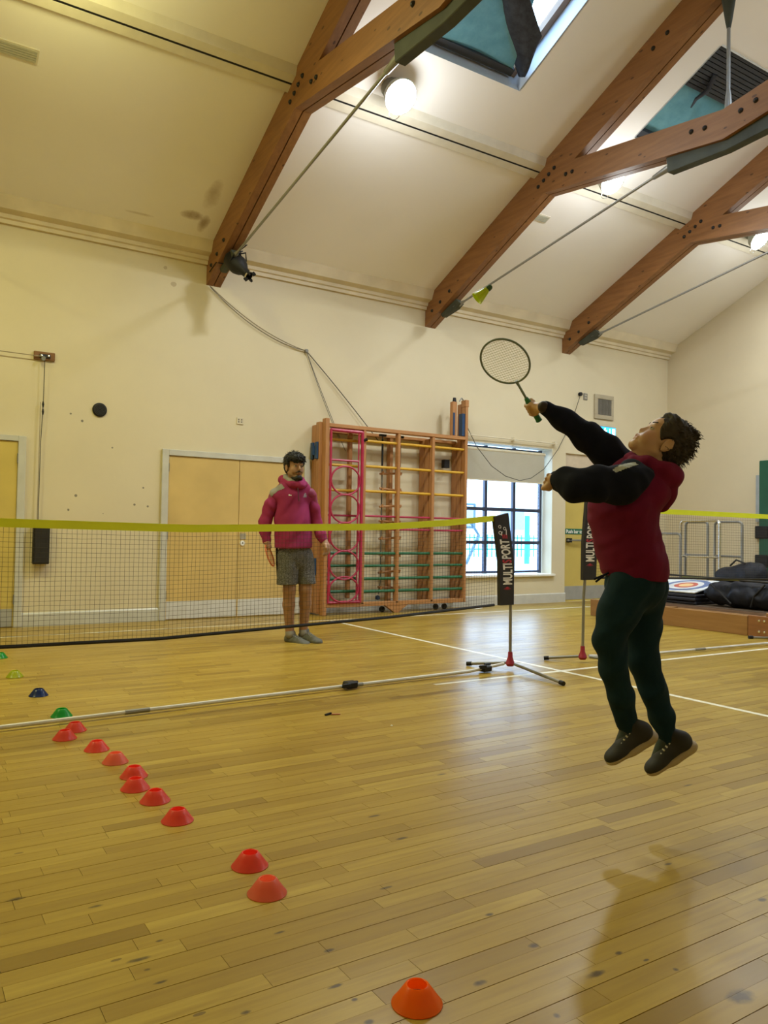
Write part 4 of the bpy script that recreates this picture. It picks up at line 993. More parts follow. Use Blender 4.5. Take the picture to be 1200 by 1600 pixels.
for i, (r, c_) in enumerate(((.30, (.10, .16, .35)), (.22, (.6, .62, .66)), (.15, (.45, .10, .08)), (.09, (.75, .5, .25)))):
    MB().lathe([(0, 0), (r, 0), (r, -.001), (0, -.001)], tc+tup*(.0102+.0004*i)+np.array([0, -.12, 0]), tup, 28).build('target_ring', mat('ring_%d' % int(r*100), c_, .4), tb_)

# ------------------------------------------------------------------ soft bodies: smooth unions of tapered limbs, meshed as one continuous surface
def CF(x, y, z): return np.array([(x-600)/F_PX*z, -(y-800)/F_PX*z, -z])
def to_world(v): return CAM+v[:, :1]*C_R+v[:, 1:2]*C_U-v[:, 2:3]*C_F
def unit_(v): v = np.array(v, float); return v/np.linalg.norm(v)
def limb(p0, p1, r0, r1, sq=None): return ('c', np.array(p0, float), np.array(p1, float), r0, r1, sq)
def chain(pts, rs, sq=None): return [limb(pts[i], pts[i+1], rs[i], rs[i+1], sq) for i in range(len(pts)-1)]
def ell(c, rad, R=None): return ('e', np.array(c, float), np.array(rad, float), np.eye(3) if R is None else np.array(R, float))
def pd(pr, P):
    if pr[0] == 'c':
        _, a, b, r0, r1, sq = pr; ba = b-a; pa = P-a.astype(np.float32); t = np.clip(pa@(ba/(ba@ba)).astype(np.float32), 0, 1)
        q = pa-t[:, None]*ba.astype(np.float32); kf = 1.0
        if sq is not None:
            s_, k = sq; s_ = s_.astype(np.float32); c_ = q@s_; q = q+c_[:, None]*(s_*(1/k-1)); kf = min(1.0, k)
        return (np.sqrt((q*q).sum(1))-(r0+(r1-r0)*t))*kf
    _, c_, rad, R = pr
    q = ((P-c_.astype(np.float32))@R.T.astype(np.float32)); k0 = q/rad.astype(np.float32); k1 = k0/rad.astype(np.float32)
    n0 = np.sqrt((k0*k0).sum(1)); n1 = np.sqrt((k1*k1).sum(1))+1e-9; return n0*(n0-1)/n1
def smin(a, b, k):
    h = np.maximum(k-np.abs(a-b), 0)/k; return np.minimum(a, b)-h*h*k*.25
def field(P, prims, k, subs, ks, disp, clip):
    d = None
    for pr in prims:
        kk = k
        if isinstance(pr[0], float): kk, pr = pr[0], pr[1]
        e = pd(pr, P); d = e if d is None else smin(d, e, kk)
    if disp is not None: d = d+disp(P)
    for s_ in subs: d = -smin(-d, pd(s_, P), ks)
    if clip is not None: d = np.maximum(d, clip(P))
    return d
def bounds(prims):
    lo = np.full(3, 1e9); hi = -lo
    for pr in prims:
        if isinstance(pr[0], float): pr = pr[1]
        if pr[0] == 'c':
            kk = max(1.0, pr[5][1]) if pr[5] is not None else 1.0
            r = max(pr[3], pr[4])*kk; A = np.array([pr[1], pr[2]]); lo = np.minimum(lo, A.min(0)-r); hi = np.maximum(hi, A.max(0)+r)
        else: r = pr[2].max(); lo = np.minimum(lo, pr[1]-r); hi = np.maximum(hi, pr[1]+r)
    return lo, hi
def sdf_mesh(prims, vox, k, subs=(), ks=.006, disp=None, clip=None, smooth=1):
    lo, hi = bounds(prims); lo = lo-vox*4; hi = hi+vox*4; B = 10
    n = np.ceil((hi-lo)/vox/B).astype(int)*B; nb = n//B
    V = np.ones(tuple(n), np.float32)
    bi = np.stack(np.meshgrid(*[np.arange(m) for m in nb], indexing='ij'), -1).reshape(-1, 3)
    ctr = (lo+(bi*B+(B-1)/2)*vox).astype(np.float32)
    dc_ = field(ctr, prims, k, subs, ks, disp, clip)
    V.reshape(nb[0], B, nb[1], B, nb[2], B)[:] = np.where(dc_ < 0, -1, 1).reshape(nb)[:, None, :, None, :, None]
    act = bi[np.abs(dc_) < B*vox*1.25+.01]
    off = np.stack(np.meshgrid(*[np.arange(B)]*3, indexing='ij'), -1).reshape(-1, 3)
    for s_ in range(0, len(act), 200):
        a = act[s_:s_+200]; idx = (a[:, None]*B+off[None]).reshape(-1, 3)
        V[idx[:, 0], idx[:, 1], idx[:, 2]] = field((lo+idx*vox).astype(np.float32), prims, k, subs, ks, disp, clip)
    S = V < 0; cid = []; pos = []; quads = []
    N1 = np.array([n[1]*n[2], n[2], 1])
    for ax in range(3):
        sl0 = [slice(None)]*3; sl1 = [slice(None)]*3; sl0[ax] = slice(0, -1); sl1[ax] = slice(1, None)
        I = np.argwhere(S[tuple(sl0)] != S[tuple(sl1)])
        J = I.copy(); J[:, ax] += 1
        v0 = V[I[:, 0], I[:, 1], I[:, 2]]; v1 = V[J[:, 0], J[:, 1], J[:, 2]]
        p = I.astype(float); p[:, ax] += v0/(v0-v1)
        u, w = (ax+1) % 3, (ax+2) % 3; cs = []
        for du, dw in ((0, 0), (-1, 0), (-1, -1), (0, -1)):
            q = I.copy(); q[:, u] += du; q[:, w] += dw; cs.append(q@N1)
        cs = np.stack(cs, 1); fl = v0 > 0; cs[fl] = cs[fl][:, ::-1]
        quads.append(cs); cid.append(cs.reshape(-1)); pos.append(np.repeat(p, 4, 0))
    cid = np.concatenate(cid); pos = np.concatenate(pos); Q = np.concatenate(quads)
    ids, inv = np.unique(cid, return_inverse=True); acc = np.zeros((len(ids), 3)); np.add.at(acc, inv, pos); cnt = np.bincount(inv)[:, None]
    P = acc/cnt; F = np.searchsorted(ids, Q)
    for _ in range(smooth):
        A = np.zeros_like(P); c_ = np.zeros(len(P))
        for i in range(4):
            a, b = F[:, i], F[:, (i+1) % 4]; np.add.at(A, a, P[b]); np.add.at(c_, a, 1)
        P = P*.5+A/c_[:, None]*.5
    return lo+P*vox, F
def sdf_obj(name, m, parent, prims, vox=.006, k=.02, color=None, **kw):
    P, F = sdf_mesh(prims, vox, k, **kw); Wd = to_world(P)-WORLD(parent)
    me = bpy.data.meshes.new(name)
    me.vertices.add(len(Wd)); me.vertices.foreach_set('co', Wd.astype(np.float32).ravel())
    me.loops.add(F.size); me.loops.foreach_set('vertex_index', F.ravel().astype(np.int32))
    me.polygons.add(len(F)); me.polygons.foreach_set('loop_start', np.arange(0, F.size, 4, dtype=np.int32)); me.polygons.foreach_set('loop_total', np.full(len(F), 4, np.int32))
    me.update(calc_edges=True); me.polygons.foreach_set('use_smooth', np.ones(len(F), bool)); me.materials.append(m)
    if color is not None:
        at_ = me.attributes.new('tint', 'FLOAT_COLOR', 'POINT'); at_.data.foreach_set('color', np.concatenate([color(P), np.ones((len(P), 1))], 1).astype(np.float32).ravel())
    ob = bpy.data.objects.new(name, me); COL.objects.link(ob); ob.parent = parent; return ob
def folds(amp, f, seed):
    r = np.random.default_rng(seed); D = r.normal(size=(5, 3)); D /= np.linalg.norm(D, axis=1)[:, None]; ph = r.uniform(0, 6, 5); ff = f*r.uniform(.6, 1.6, 5)
    def g(P):
        s_ = 0
        w = np.sin(P@D[4].astype(np.float32)*ff[4]+ph[4])*1.2
        for i in range(4): s_ = s_+np.sin(P@D[i].astype(np.float32)*ff[i]+ph[i]+w)
        return (amp*.4*s_).astype(np.float32)
    return g
def skin_material(name):
    t = NT(name); a = t.add('ShaderNodeAttribute'); a.attribute_name = 'tint'
    f = t.noise(t.objc(), 40, 4); col = t.mix(t.math('MULTIPLY', f, .16), a.outputs['Color'], (.25, .10, .06, 1))
    t.link(col, t.b.inputs['Base Color']); t.b.inputs['Roughness'].default_value = .5; t.b.inputs['Specular IOR Level'].default_value = .35
    t.b.inputs['Subsurface Weight'].default_value = .12; t.b.inputs['Subsurface Radius'].default_value = (.01, .004, .002); t.b.inputs['Subsurface Scale'].default_value = .5
    return t.m
M_SKIN = skin_material('skin')
class Head:
    def __init__(s, O, fwd, up, S):
        s.O = np.array(O); s.f = unit_(fwd); u = np.array(up)-s.f*(np.array(up)@s.f); s.u = unit_(u); s.s = np.cross(s.u, s.f); s.S = S; s.R = np.stack([s.f, s.u, s.s])
    def p(s, f, u, w=0.0): return s.O+(s.f*f+s.u*u+s.s*w)*s.S
    def e(s, f, u, w, rf, ru, rw): return ell(s.p(f, u, w), np.array([rf, ru, rw])*s.S, s.R)
    def l(s, a, b, r0, r1): return limb(s.p(*a), s.p(*b), r0*s.S, r1*s.S)
    def local(s, P): return ((P-s.O)@s.R.T)/s.S
    def prims(s, child=False):
        nz, br, jw = (.012, .004, .010) if child else (0, 0, 0)
        L = [s.e(-.012, .03, 0, .093, .086, .075), s.e(.028, -.03, 0, .062, .082, .058)]
        if child: L += [(.02, s.e(.040, .040, 0, .050, .045, .052)), (.02, s.l((.055, -.045, .030), (.055, -.045, -.030), .030, .030))]
        for w in (-1, 1):
            L += [(.012, s.l((.0, -.055, .046*w), (.072-jw*.5, -.098+jw, .014*w), .022, .018)), (.014, s.l((.058, -.028, .036*w), (.062, -.045, .034*w), .022, .02))]
        L += [(.012, s.l((.078-jw*.5, -.098+jw, -.008), (.078-jw*.5, -.098+jw, .008), .018, .018)), (.010, s.l((.078-br, .022, -.03), (.078-br, .022, .03), .013, .013)),
              (.008, s.l((.090-nz*.6, .004, 0), (.108-nz, -.026, 0), .0065, .0105-nz*.12)), (.006, s.l((.100-nz, -.031, -.009), (.100-nz, -.031, .009), .0075, .0075)),
              (.005, s.l((.088, -.056, -.018), (.093, -.053, 0), .005, .0065)), (.005, s.l((.088, -.056, .018), (.093, -.053, 0), .005, .0065)),
              (.005, s.l((.087, -.067, -.014), (.087, -.067, .014), .0065, .0065))]
        for w in (-1, 1):
            L += [(.006, s.e(-.006, -.012, .075*w, .019, .031, .008)), (.004, s.l((-.012, .014, .080*w), (-.024, -.006, .080*w), .005, .005)), (.004, s.l((-.004, .016, .080*w), (.010, .006, .078*w), .005, .0045)), (.004, s.l((-.020, -.02, .078*w), (-.004, -.038, .074*w), .005, .007))]
        return L
    def subs(s): return [s.e(.096, .0, .031, .013, .010, .015), s.e(.096, .0, -.031, .013, .010, .015), s.e(-.004, -.010, .087, .009, .014, .007), s.e(-.004, -.010, -.087, .009, .014, .007)]
def grip(g, h, hr, fr, knuckle, n_s=4, spread=None, wrist=None):
    # four fingers and a thumb closed round a handle (axis h through g, radius hr); knuckle: direction from the handle to the back of the hand
    h = unit_(h); kd = unit_(knuckle-h*(knuckle@h)); sd_ = np.cross(h, kd); R = hr+fr*.75; out = []; sp = spread or fr*1.95
    for i in range(4):
        ln = (.92, 1.0, .96, .80)[i]; c_ = g+h*(i-1.5)*sp; ang = [.05, .9, 1.9, 2.75*ln, 3.6*ln]
        pts = [c_+(kd*math.cos(a)+sd_*math.sin(a))*R*(1.15 if a < 1 else 1.0) for a in ang]
        out += [(fr*.35, q) for q in chain(pts, [fr*1.12, fr*1.08, fr, fr*.95, fr*.85])]
    c_ = g-h*2.2*sp
    pts = [c_+h*sp*.8+(kd*math.cos(a)+sd_*math.sin(a))*R*1.05-h*sp*b for a, b in ((-.2, -.6), (-1.0, .0), (-1.8, .5), (-2.5, .7))]
    out += [(fr*.4, q) for q in chain(pts, [fr*1.5, fr*1.3, fr*1.1, fr*.9])]
    pc = g+kd*R*1.15
    out += [(fr*1.2, limb(g+kd*R*1.15-h*1.6*sp, g+kd*R*1.15+h*1.5*sp, fr*1.25, fr*1.15))]
    if wrist is not None: out += [(fr*1.5, limb(pc-h*sp, wrist, fr*1.8, fr*2.3)), (fr*1.5, limb(pc+h*sp, wrist, fr*1.5, fr*2.3))]
    return out
def shoe(parent, heel, toe, up, L, Wd, m_up, m_sole, m_lace, vox=.004):
    x = unit_(toe-heel); z = unit_(up-x*(up@x)); y = np.cross(z, x); R = np.stack([x, y, z]); P = lambda a, b, c: heel+x*a*L+y*b*Wd+z*c*L
    up_p = [ell(P(.17, 0, .17), (.16*L, .36*Wd, .17*L), R), limb(P(.22, 0, .16), P(.62, 0, .11), .40*Wd, .40*Wd, (z, .85)), ell(P(.78, .03, .10), (.21*L, .44*Wd, .115*L), R), limb(P(.20, 0, .20), P(.25, 0, .34), .36*Wd, .33*Wd), limb(P(.38, 0, .24), P(.62, 0, .17), .22*Wd, .20*Wd)]
    so = sdf_obj('shoe', m_up, parent, up_p, vox, .02, clip=lambda Q: ((heel+z*.055*L-Q)@z).astype(np.float32))
    sp = [limb(P(.14, 0, .012), P(.48, .0, .020), .44*Wd, .42*Wd, (z, .105*L/(.44*Wd))), limb(P(.48, 0, .020), P(.82, .02, .045), .42*Wd, .44*Wd, (z, .075*L/(.44*Wd)))]
    s2 = sdf_obj('sole', m_sole, so, sp, vox, .012); s2.location = (0, 0, 0)
    for k in range(4):
        a = .40+.07*k; h_ = .315-.022*k
        b = MB(); p = [to_world(P(a, w, h_-.10*abs(w)**1.5)[None])[0] for w in (-.22, -.1, 0, .1, .22)]; b.tube(p, .0035*L/.2, 5).build('lace', m_lace, so)
    return so
def hair_tufts(name, m, parent, P, seed, n, ln, rad, flow):
    r = np.random.default_rng(seed); b = MB()
    c_ = P.mean(0)
    for i in r.choice(len(P), n):
        p = P[i]; o = unit_(p-c_); d = unit_(o*.5+flow(p)*1.0+r.normal(size=3)*.35); l_ = ln*r.uniform(.5, 1.2)
        pts = [p-o*.006, p+d*l_*.4+o*l_*.1, p+d*l_*.75, p+d*l_-o*l_*.05]
        b.tube(list(to_world(np.array(pts))), [rad, rad*.8, rad*.5, rad*.1], 4)
    o_ = b.build(name, m, parent); tag(o_, kind='stuff'); return o_
def decal(src, poly, m, name, off=.0015):
    # a printed patch: the faces of the garment under an outline, lifted a little off the cloth
    me = src.data; n = len(me.vertices); co = np.empty(n*3); me.vertices.foreach_get('co', co); co = co.reshape(-1, 3); w0 = WORLD(src)
    nr = np.empty(n*3); me.vertices.foreach_get('normal', nr); nr = nr.reshape(-1, 3)
    Pw = co+w0; q = Pw-CAM; z = q@C_F; px = 600+F_PX*(q@C_R)/z; py = 800+F_PX*(q@C_D)/z
    ins = np.zeros(n, bool); j = len(poly)-1
    for i in range(len(poly)):
        (xi, yi), (xj, yj) = poly[i], poly[j]
        ins ^= ((yi > py) != (yj > py)) & (px < (xj-xi)*(py-yi)/((yj-yi) or 1e-9)+xi); j = i
    ins &= ((nr*q).sum(1) < 0)
    b = MB(); ids = {}
    for f in me.polygons:
        vs = list(f.vertices)
        if all(ins[i] for i in vs):
            for i in vs:
                if i not in ids: ids[i] = len(b.v); b.v.append(tuple(Pw[i]+nr[i]*off))
            b.f.append(tuple(ids[i] for i in vs))
    return b.build(name, m, src, smooth=True) if b.f else None
CR3 = np.array([1., 0, 0]); CU3 = np.array([0, 1., 0]); CZ3 = np.array([0, 0, 1.])

def racket(parent, c0, e1, e2, sd_, rx, ry, hand, end, m_frame, m_grip, m_str, fr=.0042):
    # c0 head centre, e1/e2 plane axes (e2 along the shaft), camera-frame vectors
    sh = unit_(sd_); nn = unit_(np.cross(e1, e2)); s1 = unit_(np.cross(sh, nn))
    W1 = lambda p: to_world(np.array(p)[None])[0]
    ring = [W1(c0+s1*rx*math.cos(a)+sh*ry*math.sin(a)) for a in np.linspace(0, 2*math.pi, 44, endpoint=False)]
    MB().tube(ring, fr, 8, closed=True).build('racket_frame', m_frame, parent, smooth=True)
    b = MB()
    for k in range(-9, 10):
        t = k/10; h_ = math.sqrt(1-t*t)
        b.tube([W1(c0+s1*rx*t+sh*ry*h_), W1(c0+s1*rx*t-sh*ry*h_)], .0007, 4); b.tube([W1(c0+sh*ry*t+s1*rx*h_), W1(c0+sh*ry*t-s1*rx*h_)], .0007, 4)
    tag(b.build('racket_strings', m_str, parent), kind='stuff')
    th = c0+sh*ry
    MB().tube([W1(th-sh*.006), W1(th+sh*.02), W1(th+sh*(hand-.035))], [.007, .005, .005], 8).build('racket_shaft', m_frame, parent, smooth=True)
    MB().tube([W1(th+sh*(hand-.05)), W1(th+sh*(hand-.03)), W1(th+sh*end), W1(th+sh*(end+.008))], [.008, .0115, .012, .0135], 10).build('racket_grip', m_grip, parent, smooth=True)

# ------------------------------------------------------------------ the jumping boy
ZB = 2.90; SB = ZB/F_PX
def B(x, y, w=0.0): return CF(x, y, ZB-w)
M_CRIM = cloth('crimson_sweatshirt', (0.105, 0.005, 0.034), (0.145, 0.008, 0.045), 0.95, 0, 9)
M_NAVY = cloth('navy_sleeve', (0.004, 0.006, 0.018), (0.008, 0.010, 0.026), 0.95, 0, 9)
M_TRS = cloth('teal_joggers', (0.003, 0.017, 0.032), (0.006, 0.026, 0.045), 0.9, 0, 9)
M_HAIRB = mat('brown_hair', (0.020, 0.013, 0.009), 0.75, var=.35, scale=40); M_HAIRK = mat('black_hair', (0.008, 0.007, 0.007), 0.7, var=.3, scale=40)
M_SHB = mat('dark_trainer', (0.013, 0.013, 0.016), 0.75, var=.3); M_SOLT = mat('tan_sole', (0.36, 0.29, 0.19), 0.7); M_LACE = mat('pale_lace', (0.45, 0.43, 0.38), 0.8)
base = to_world(B(1000, 1216)[None])[0]; base = np.array([base[0], base[1], base[2]])
boy = thing('person', base, 'boy in crimson hooded top and dark teal joggers jumping to hit the shuttlecock', 'person')
hd = Head(B(1033, 693), (-.66, .75, .06), (.75, .66, 0), .90)
# racket first: the hand closes on it
ZR = 3.0
C0 = CF(789, 565, ZR); e1 = np.array([.85, -.53, 0]); e2 = np.array([-.53*.625, -.85*.625, -.78])
sdv = unit_(29.9*e1+19.2*e2); RR = 40*ZR/F_PX
hand_c = C0+sdv*(RR+.128)
wr_far = CF(849, 636, 3.0)
sk = hd.prims(True)
sk += [limb(hd.p(-.03, -.05), B(1008, 745), .050, .052), limb(hd.p(.01, -.08), B(1003, 740), .042, .05)]
sk += [limb(B(992, 765), B(980, 830), .075, .075, (CZ3, 1.35)), limb(B(980, 830), B(992, 905), .075, .080, (CZ3, 1.3)), limb(B(985, 752, .12), B(985, 745, -.12), .05, .05)]
sk += chain([B(985, 752, .13), B(908, 768, .19), B(868, 750, .12)], [.042, .034, .024]) + chain([B(975, 735, -.13), B(910, 680, -.13), wr_far], [.042, .034, .022])
sk += chain([B(985, 920, .07), B(948, 1002, .09), B(982, 1138, .06)], [.055, .034, .026]) + chain([B(1010, 925, -.06), B(1006, 1035, -.05), B(1043, 1145, -.05)], [.055, .034, .026])
sk += [limb(B(982, 1138, .06), B(962, 1182, .06), .028, .022), limb(B(1043, 1145, -.05), B(1022, 1198, -.05), .028, .022)]
kd = wr_far-hand_c; kd = kd-sdv*(kd@sdv); kd = kd+CZ3*.02
sk += grip(hand_c, sdv, .0105, .0072, kd, wrist=wr_far)
fist = B(856, 752, .115); sk += grip(fist, np.array([.25, .9, .3]), .004, .0074, np.array([.7, .2, .6]), wrist=B(872, 750, .12))
def boy_tint(P):
    l = hd.local(P); c_ = np.tile(np.array([.52, .335, .225]), (len(P), 1))
    lips = np.exp(-(((l[:, 0]-.093)/.012)**2+((l[:, 1]+.060)/.010)**2+(l[:, 2]/.020)**2)); ck = np.exp(-(((l[:, 0]-.07)/.03)**2+((l[:, 1]+.035)/.025)**2+((np.abs(l[:, 2])-.045)/.022)**2))
    c_ = c_+(np.array([.42, .12, .10])-c_)*(lips*.8)[:, None]; c_ = c_+(np.array([.50, .20, .14])-c_)*(ck*.45)[:, None]
    yb1, yb2 = B(1000, 722)[1], B(1000, 900)[1]; hands = (np.linalg.norm(P-hand_c, axis=1) < .10) | (np.linalg.norm(P-fist, axis=1) < .06); neck = (P[:, 0] > B(972, 0)[0]) & (P[:, 1] > yb1)
    cl = ~hands & ~neck; c_[cl & (P[:, 1] > yb2)] = (.006, .008, .02); c_[cl & (P[:, 1] <= yb2)] = (.006, .036, .045); return c_
sdf_obj('body', M_SKIN, boy, sk, .0034, .016, color=boy_tint, subs=hd.subs(), ks=.006)
M_EYEW = mat('eye_white', (.42, .36, .32), .4); M_IRIS = mat('eye_dark', (.02, .015, .01), .2)
def eyes(h, parent):
    for w in (-1, 1):
        ew = sdf_obj('eye', M_EYEW, parent, [ell(h.p(.080 if parent is not boy else .0745, .0, .031*w), np.array([.0105]*3)*h.S)], .002, .004)
        sdf_obj('iris', M_IRIS, ew, [ell(h.p(.0860 if parent is not boy else .0800, .001, .031*w), np.array([.0065]*3)*h.S)], .0012, .003).location = (0, 0, 0)
        sdf_obj('eyebrow', M_HAIRB if parent is boy else M_HAIRK, parent, [h.l((.090, .027, .014*w), (.084, .031, .046*w), .0042, .003)], .002, .004)
eyes(hd, boy)
# hair
def hair_clip(P):
    l = hd.local(P.astype(float)); wob = .006*np.sin(l[:, 1]*90+l[:, 2]*60)
    return ((l[:, 0]-(.040+.72*l[:, 1])+wob-np.maximum(0, l[:, 1]-.07)*1.2)*hd.S*.75).astype(np.float32)
hp = [hd.e(-.018, .034, 0, .106, .100, .086), hd.e(-.055, -.01, 0, .060, .078, .070), hd.e(.02, .095, 0, .06, .03, .05), hd.e(-.055, .118, .02, .026, .022, .03)]
hsub = [hd.e(.004, -.018, .085, .026, .034, .03), hd.e(.004, -.018, -.085, .026, .034, .03)]
hr = sdf_obj('hair', M_HAIRB, boy, hp, .0035, .012, disp=folds(.0035, 260, 3), clip=hair_clip, subs=hsub, ks=.006)
HP, _ = sdf_mesh(hp, .008, .012, clip=hair_clip); L_ = hd.local(HP)
HPs = HP[(L_[:, 0] < .015) & (L_[:, 1] > -.075)]
hair_tufts('hair_strands', M_HAIRB, hr, HPs, 5, 520, .022, .0016, lambda p: -hd.f*.7-hd.u*.25)
# hooded top
tor = [limb(B(988, 752), B(972, 800), .094, .116, (CZ3, 1.32)), limb(B(972, 800), B(981, 852), .116, .112, (CZ3, 1.26)), limb(B(981, 852), B(991, 884), .112, .108, (CZ3, 1.28)), limb(B(991, 884), B(993, 893), .108, .110, (CZ3, 1.3)),
       ell(B(1012, 770), (.075, .07, .13))]
hem = lambda P: ((B(994, 903)[1]-.10*(P[:, 0]-B(994, 903)[0]))-P[:, 1]).astype(np.float32)
top_ = sdf_obj('hooded_top', M_CRIM, boy, tor, .0055, .035, disp=folds(.0030, 52, 17), clip=hem)
hood = chain([B(984, 717, .015), B(990, 722, .062), B(1012, 724, .090), B(1038, 735, .082), B(1050, 745, 0), B(1038, 733, -.082), B(1010, 722, -.09), B(988, 716, -.055), B(984, 717, .015)], [.019, .021, .024, .028, .034, .028, .024, .021, .019])
hood += [ell(B(1040, 750, .0), (.052, .044, .105)), limb(B(1044, 745, .05), B(1044, 745, -.05), .046, .046), limb(B(1040, 768, .03), B(1034, 790, 0), .042, .03), limb(B(1005, 732, .085), B(1030, 760, .09), .028, .03)]
h_ = sdf_obj('hood', M_CRIM, top_, hood, .005, .022, disp=folds(.004, 45, 12)); h_.location = (0, 0, 0)
def sleeve(pts, rs, seed, extra=(), clip=None):
    s_ = sdf_obj('sleeve', M_NAVY, top_, chain(pts, rs)+list(extra), .005, .03, disp=folds(.0045, 62, seed), clip=clip); s_.location = (0, 0, 0)
    a, b = pts[-1], pts[-2]; u = unit_(a-b); c_ = sdf_obj('cuff', M_NAVY, top_, [limb(a-u*.018, a+u*.010, rs[-1]*1.03, rs[-1]*.98)], .004, .01); c_.location = (0, 0, 0)
sleeve([B(1000, 755, .135), B(975, 757, .16), B(930, 757, .19), B(900, 760, .19), B(884, 751, .15), B(874, 750, .125)], [.062, .068, .056, .052, .044, .034], 21, [limb(B(985, 738, .11), B(1006, 760, .12), .046, .042)], lambda P: (((P[:, 0]-B(1022, 742, .15)[0])*.752-(P[:, 1]-B(1022, 742, .15)[1])*.658)).astype(np.float32))
sleeve([B(985, 738, -.12), B(948, 707, -.14), B(915, 680, -.14), B(880, 655, -.12), B(856, 640, -.11)], [.066, .060, .052, .040, .029], 22)
near_sleeve = [o for o in top_.children if o.name.startswith('sleeve')][0]
decal(near_sleeve, ((955, 734), (968, 727), (982, 724), (992, 722), (998, 727), (986, 731), (975, 735), (962, 740)), mat('pale_badge', (.34, .36, .31), .7, var=.25, scale=60), 'shoulder_badge', .002)
for k, (x, y) in enumerate(((928, 905), (931, 909))):
    b = MB(); b.tube(list(to_world(np.array([B(955, 893, .04), B(945, 898, .06), B(x, y, .06+.01*k)]))), .004, 6).build('drawstring', M_NAVY, top_)
# joggers
tr_ = [limb(B(993, 893), B(992, 915), .100, .103, (CZ3, 1.22))]
tr_ += chain([B(986, 915, .06), B(968, 955, .075), B(951, 1000, .085), B(960, 1045, .08), B(971, 1090, .07), B(981, 1130, .06)], [.088, .076, .056, .049, .045, .037])
tr_ += chain([B(1008, 918, -.06), B(1002, 975, -.065), B(1006, 1032, -.055), B(1022, 1080, -.05), B(1034, 1118, -.05), B(1042, 1146, -.05)], [.086, .070, .055, .050, .044, .036])
sdf_obj('joggers', M_TRS, boy, tr_, .0055, .022, disp=folds(.0045, 42, 31))
for p, w in ((B(981, 1131, .06), .06), (B(1041, 1145, -.05), -.05)):
    sdf_obj('ankle_cuff', M_TRS, boy, [limb(p, p+np.array([.012, -.03, 0]), .037, .034)], .004, .01)
sn = unit_(np.array([-.58, .81, .12]))
shoe(boy, B(1024, 1148, .06), B(949, 1196, .08), sn, .212, .085, M_SHB, M_SOLT, M_LACE)
shoe(boy, B(1086, 1162, -.05), B(1008, 1216, -.03), sn, .222, .085, M_SHB, M_SOLT, M_LACE)
rk = thing('badminton_racket', to_world(hand_c[None])[0], 'junior racket with green shaft raised in the hand of the jumping boy', 'racket', 'badminton rackets')
racket(rk, C0, e1, e2, sdv, RR, RR, .128, .185, mat('grey_green_racket', (.16, .22, .19), .35), mat('green_grip', (.03, .22, .12), .6), mat('pale_string', (.72, .70, .42), .6))

# ------------------------------------------------------------------ the standing man
ZM = float(pix((3.396, 6.819, 0))[2]); SM = ZM/F_PX
def Mn(x, y, w=0.0): return CF(x, y, ZM-w)
M_PINK = cloth('magenta_jacket', (0.25, 0.022, 0.092), (0.32, 0.032, 0.125), 0.8, 0, 7)
M_GREYJ = mat('grey_yoke', (.26, .25, .25), .8)
def marl():
    t = NT('grey_marl'); v = t.objc(); f = t.noise(t.mapping(v, (45, 45, 150)), 1.6, 4, .75)
    t.link(t.ramp(f, [(.40, (.022, .023, .026)), (.60, (.21, .21, .22))]), t.b.inputs['Base Color']); t.b.inputs['Roughness'].default_value = .9; MATS['marl'] = t.m; return t.m
M_MARL = marl()
M_TRN = mat('grey_trainer', (.10, .10, .085), .7, var=.25, scale=30); M_TSOL = mat('grey_sole', (.06, .06, .055), .7)
mp = FL(470, 1005); man = thing('person', mp, 'man in a magenta hooded jacket and grey shorts standing behind the net', 'person')
fw = unit_(np.array([.52, -.02, .85])); sdm = unit_(np.cross(CU3, fw))   # sdm points to his left... across the body
hm = Head(Mn(460.5, 729, .03), fw, CU3, 1.10)
KX = unit_(np.array([.85, 0, -.52])); KF = unit_(np.array([.52, 0, .85]))
ms = hm.prims()
ms += [limb(hm.p(-.02, -.06), Mn(460, 765), .058, .066), limb(Mn(458, 775), Mn(459, 840), .145, .135, (KF, .66)), limb(Mn(459, 840), Mn(460, 865), .125, .125, (KF, .7)), limb(Mn(432, 772, .03), Mn(484, 772, -.05), .06, .06)]
ms += chain([Mn(428, 776, .05), Mn(415, 815, .06), Mn(417, 843, .10)], [.052, .042, .030]) + chain([Mn(487, 776, -.06), Mn(495, 818, -.08), Mn(507, 846, -.02)], [.052, .042, .030])
ms += chain([Mn(452, 868, .02), Mn(452, 922, .05), Mn(451, 945, .03), Mn(452.5, 985, .0)], [.075, .060, .057, .040]) + chain([Mn(474, 868, -.03), Mn(477, 922, -.02), Mn(477, 943, -.04), Mn(474, 983, -.06)], [.075, .060, .057, .040])
ms += [limb(Mn(452.5, 985), Mn(453, 997, .0), .038, .03), limb(Mn(474, 983, -.06), Mn(475, 994, -.05), .038, .03)]
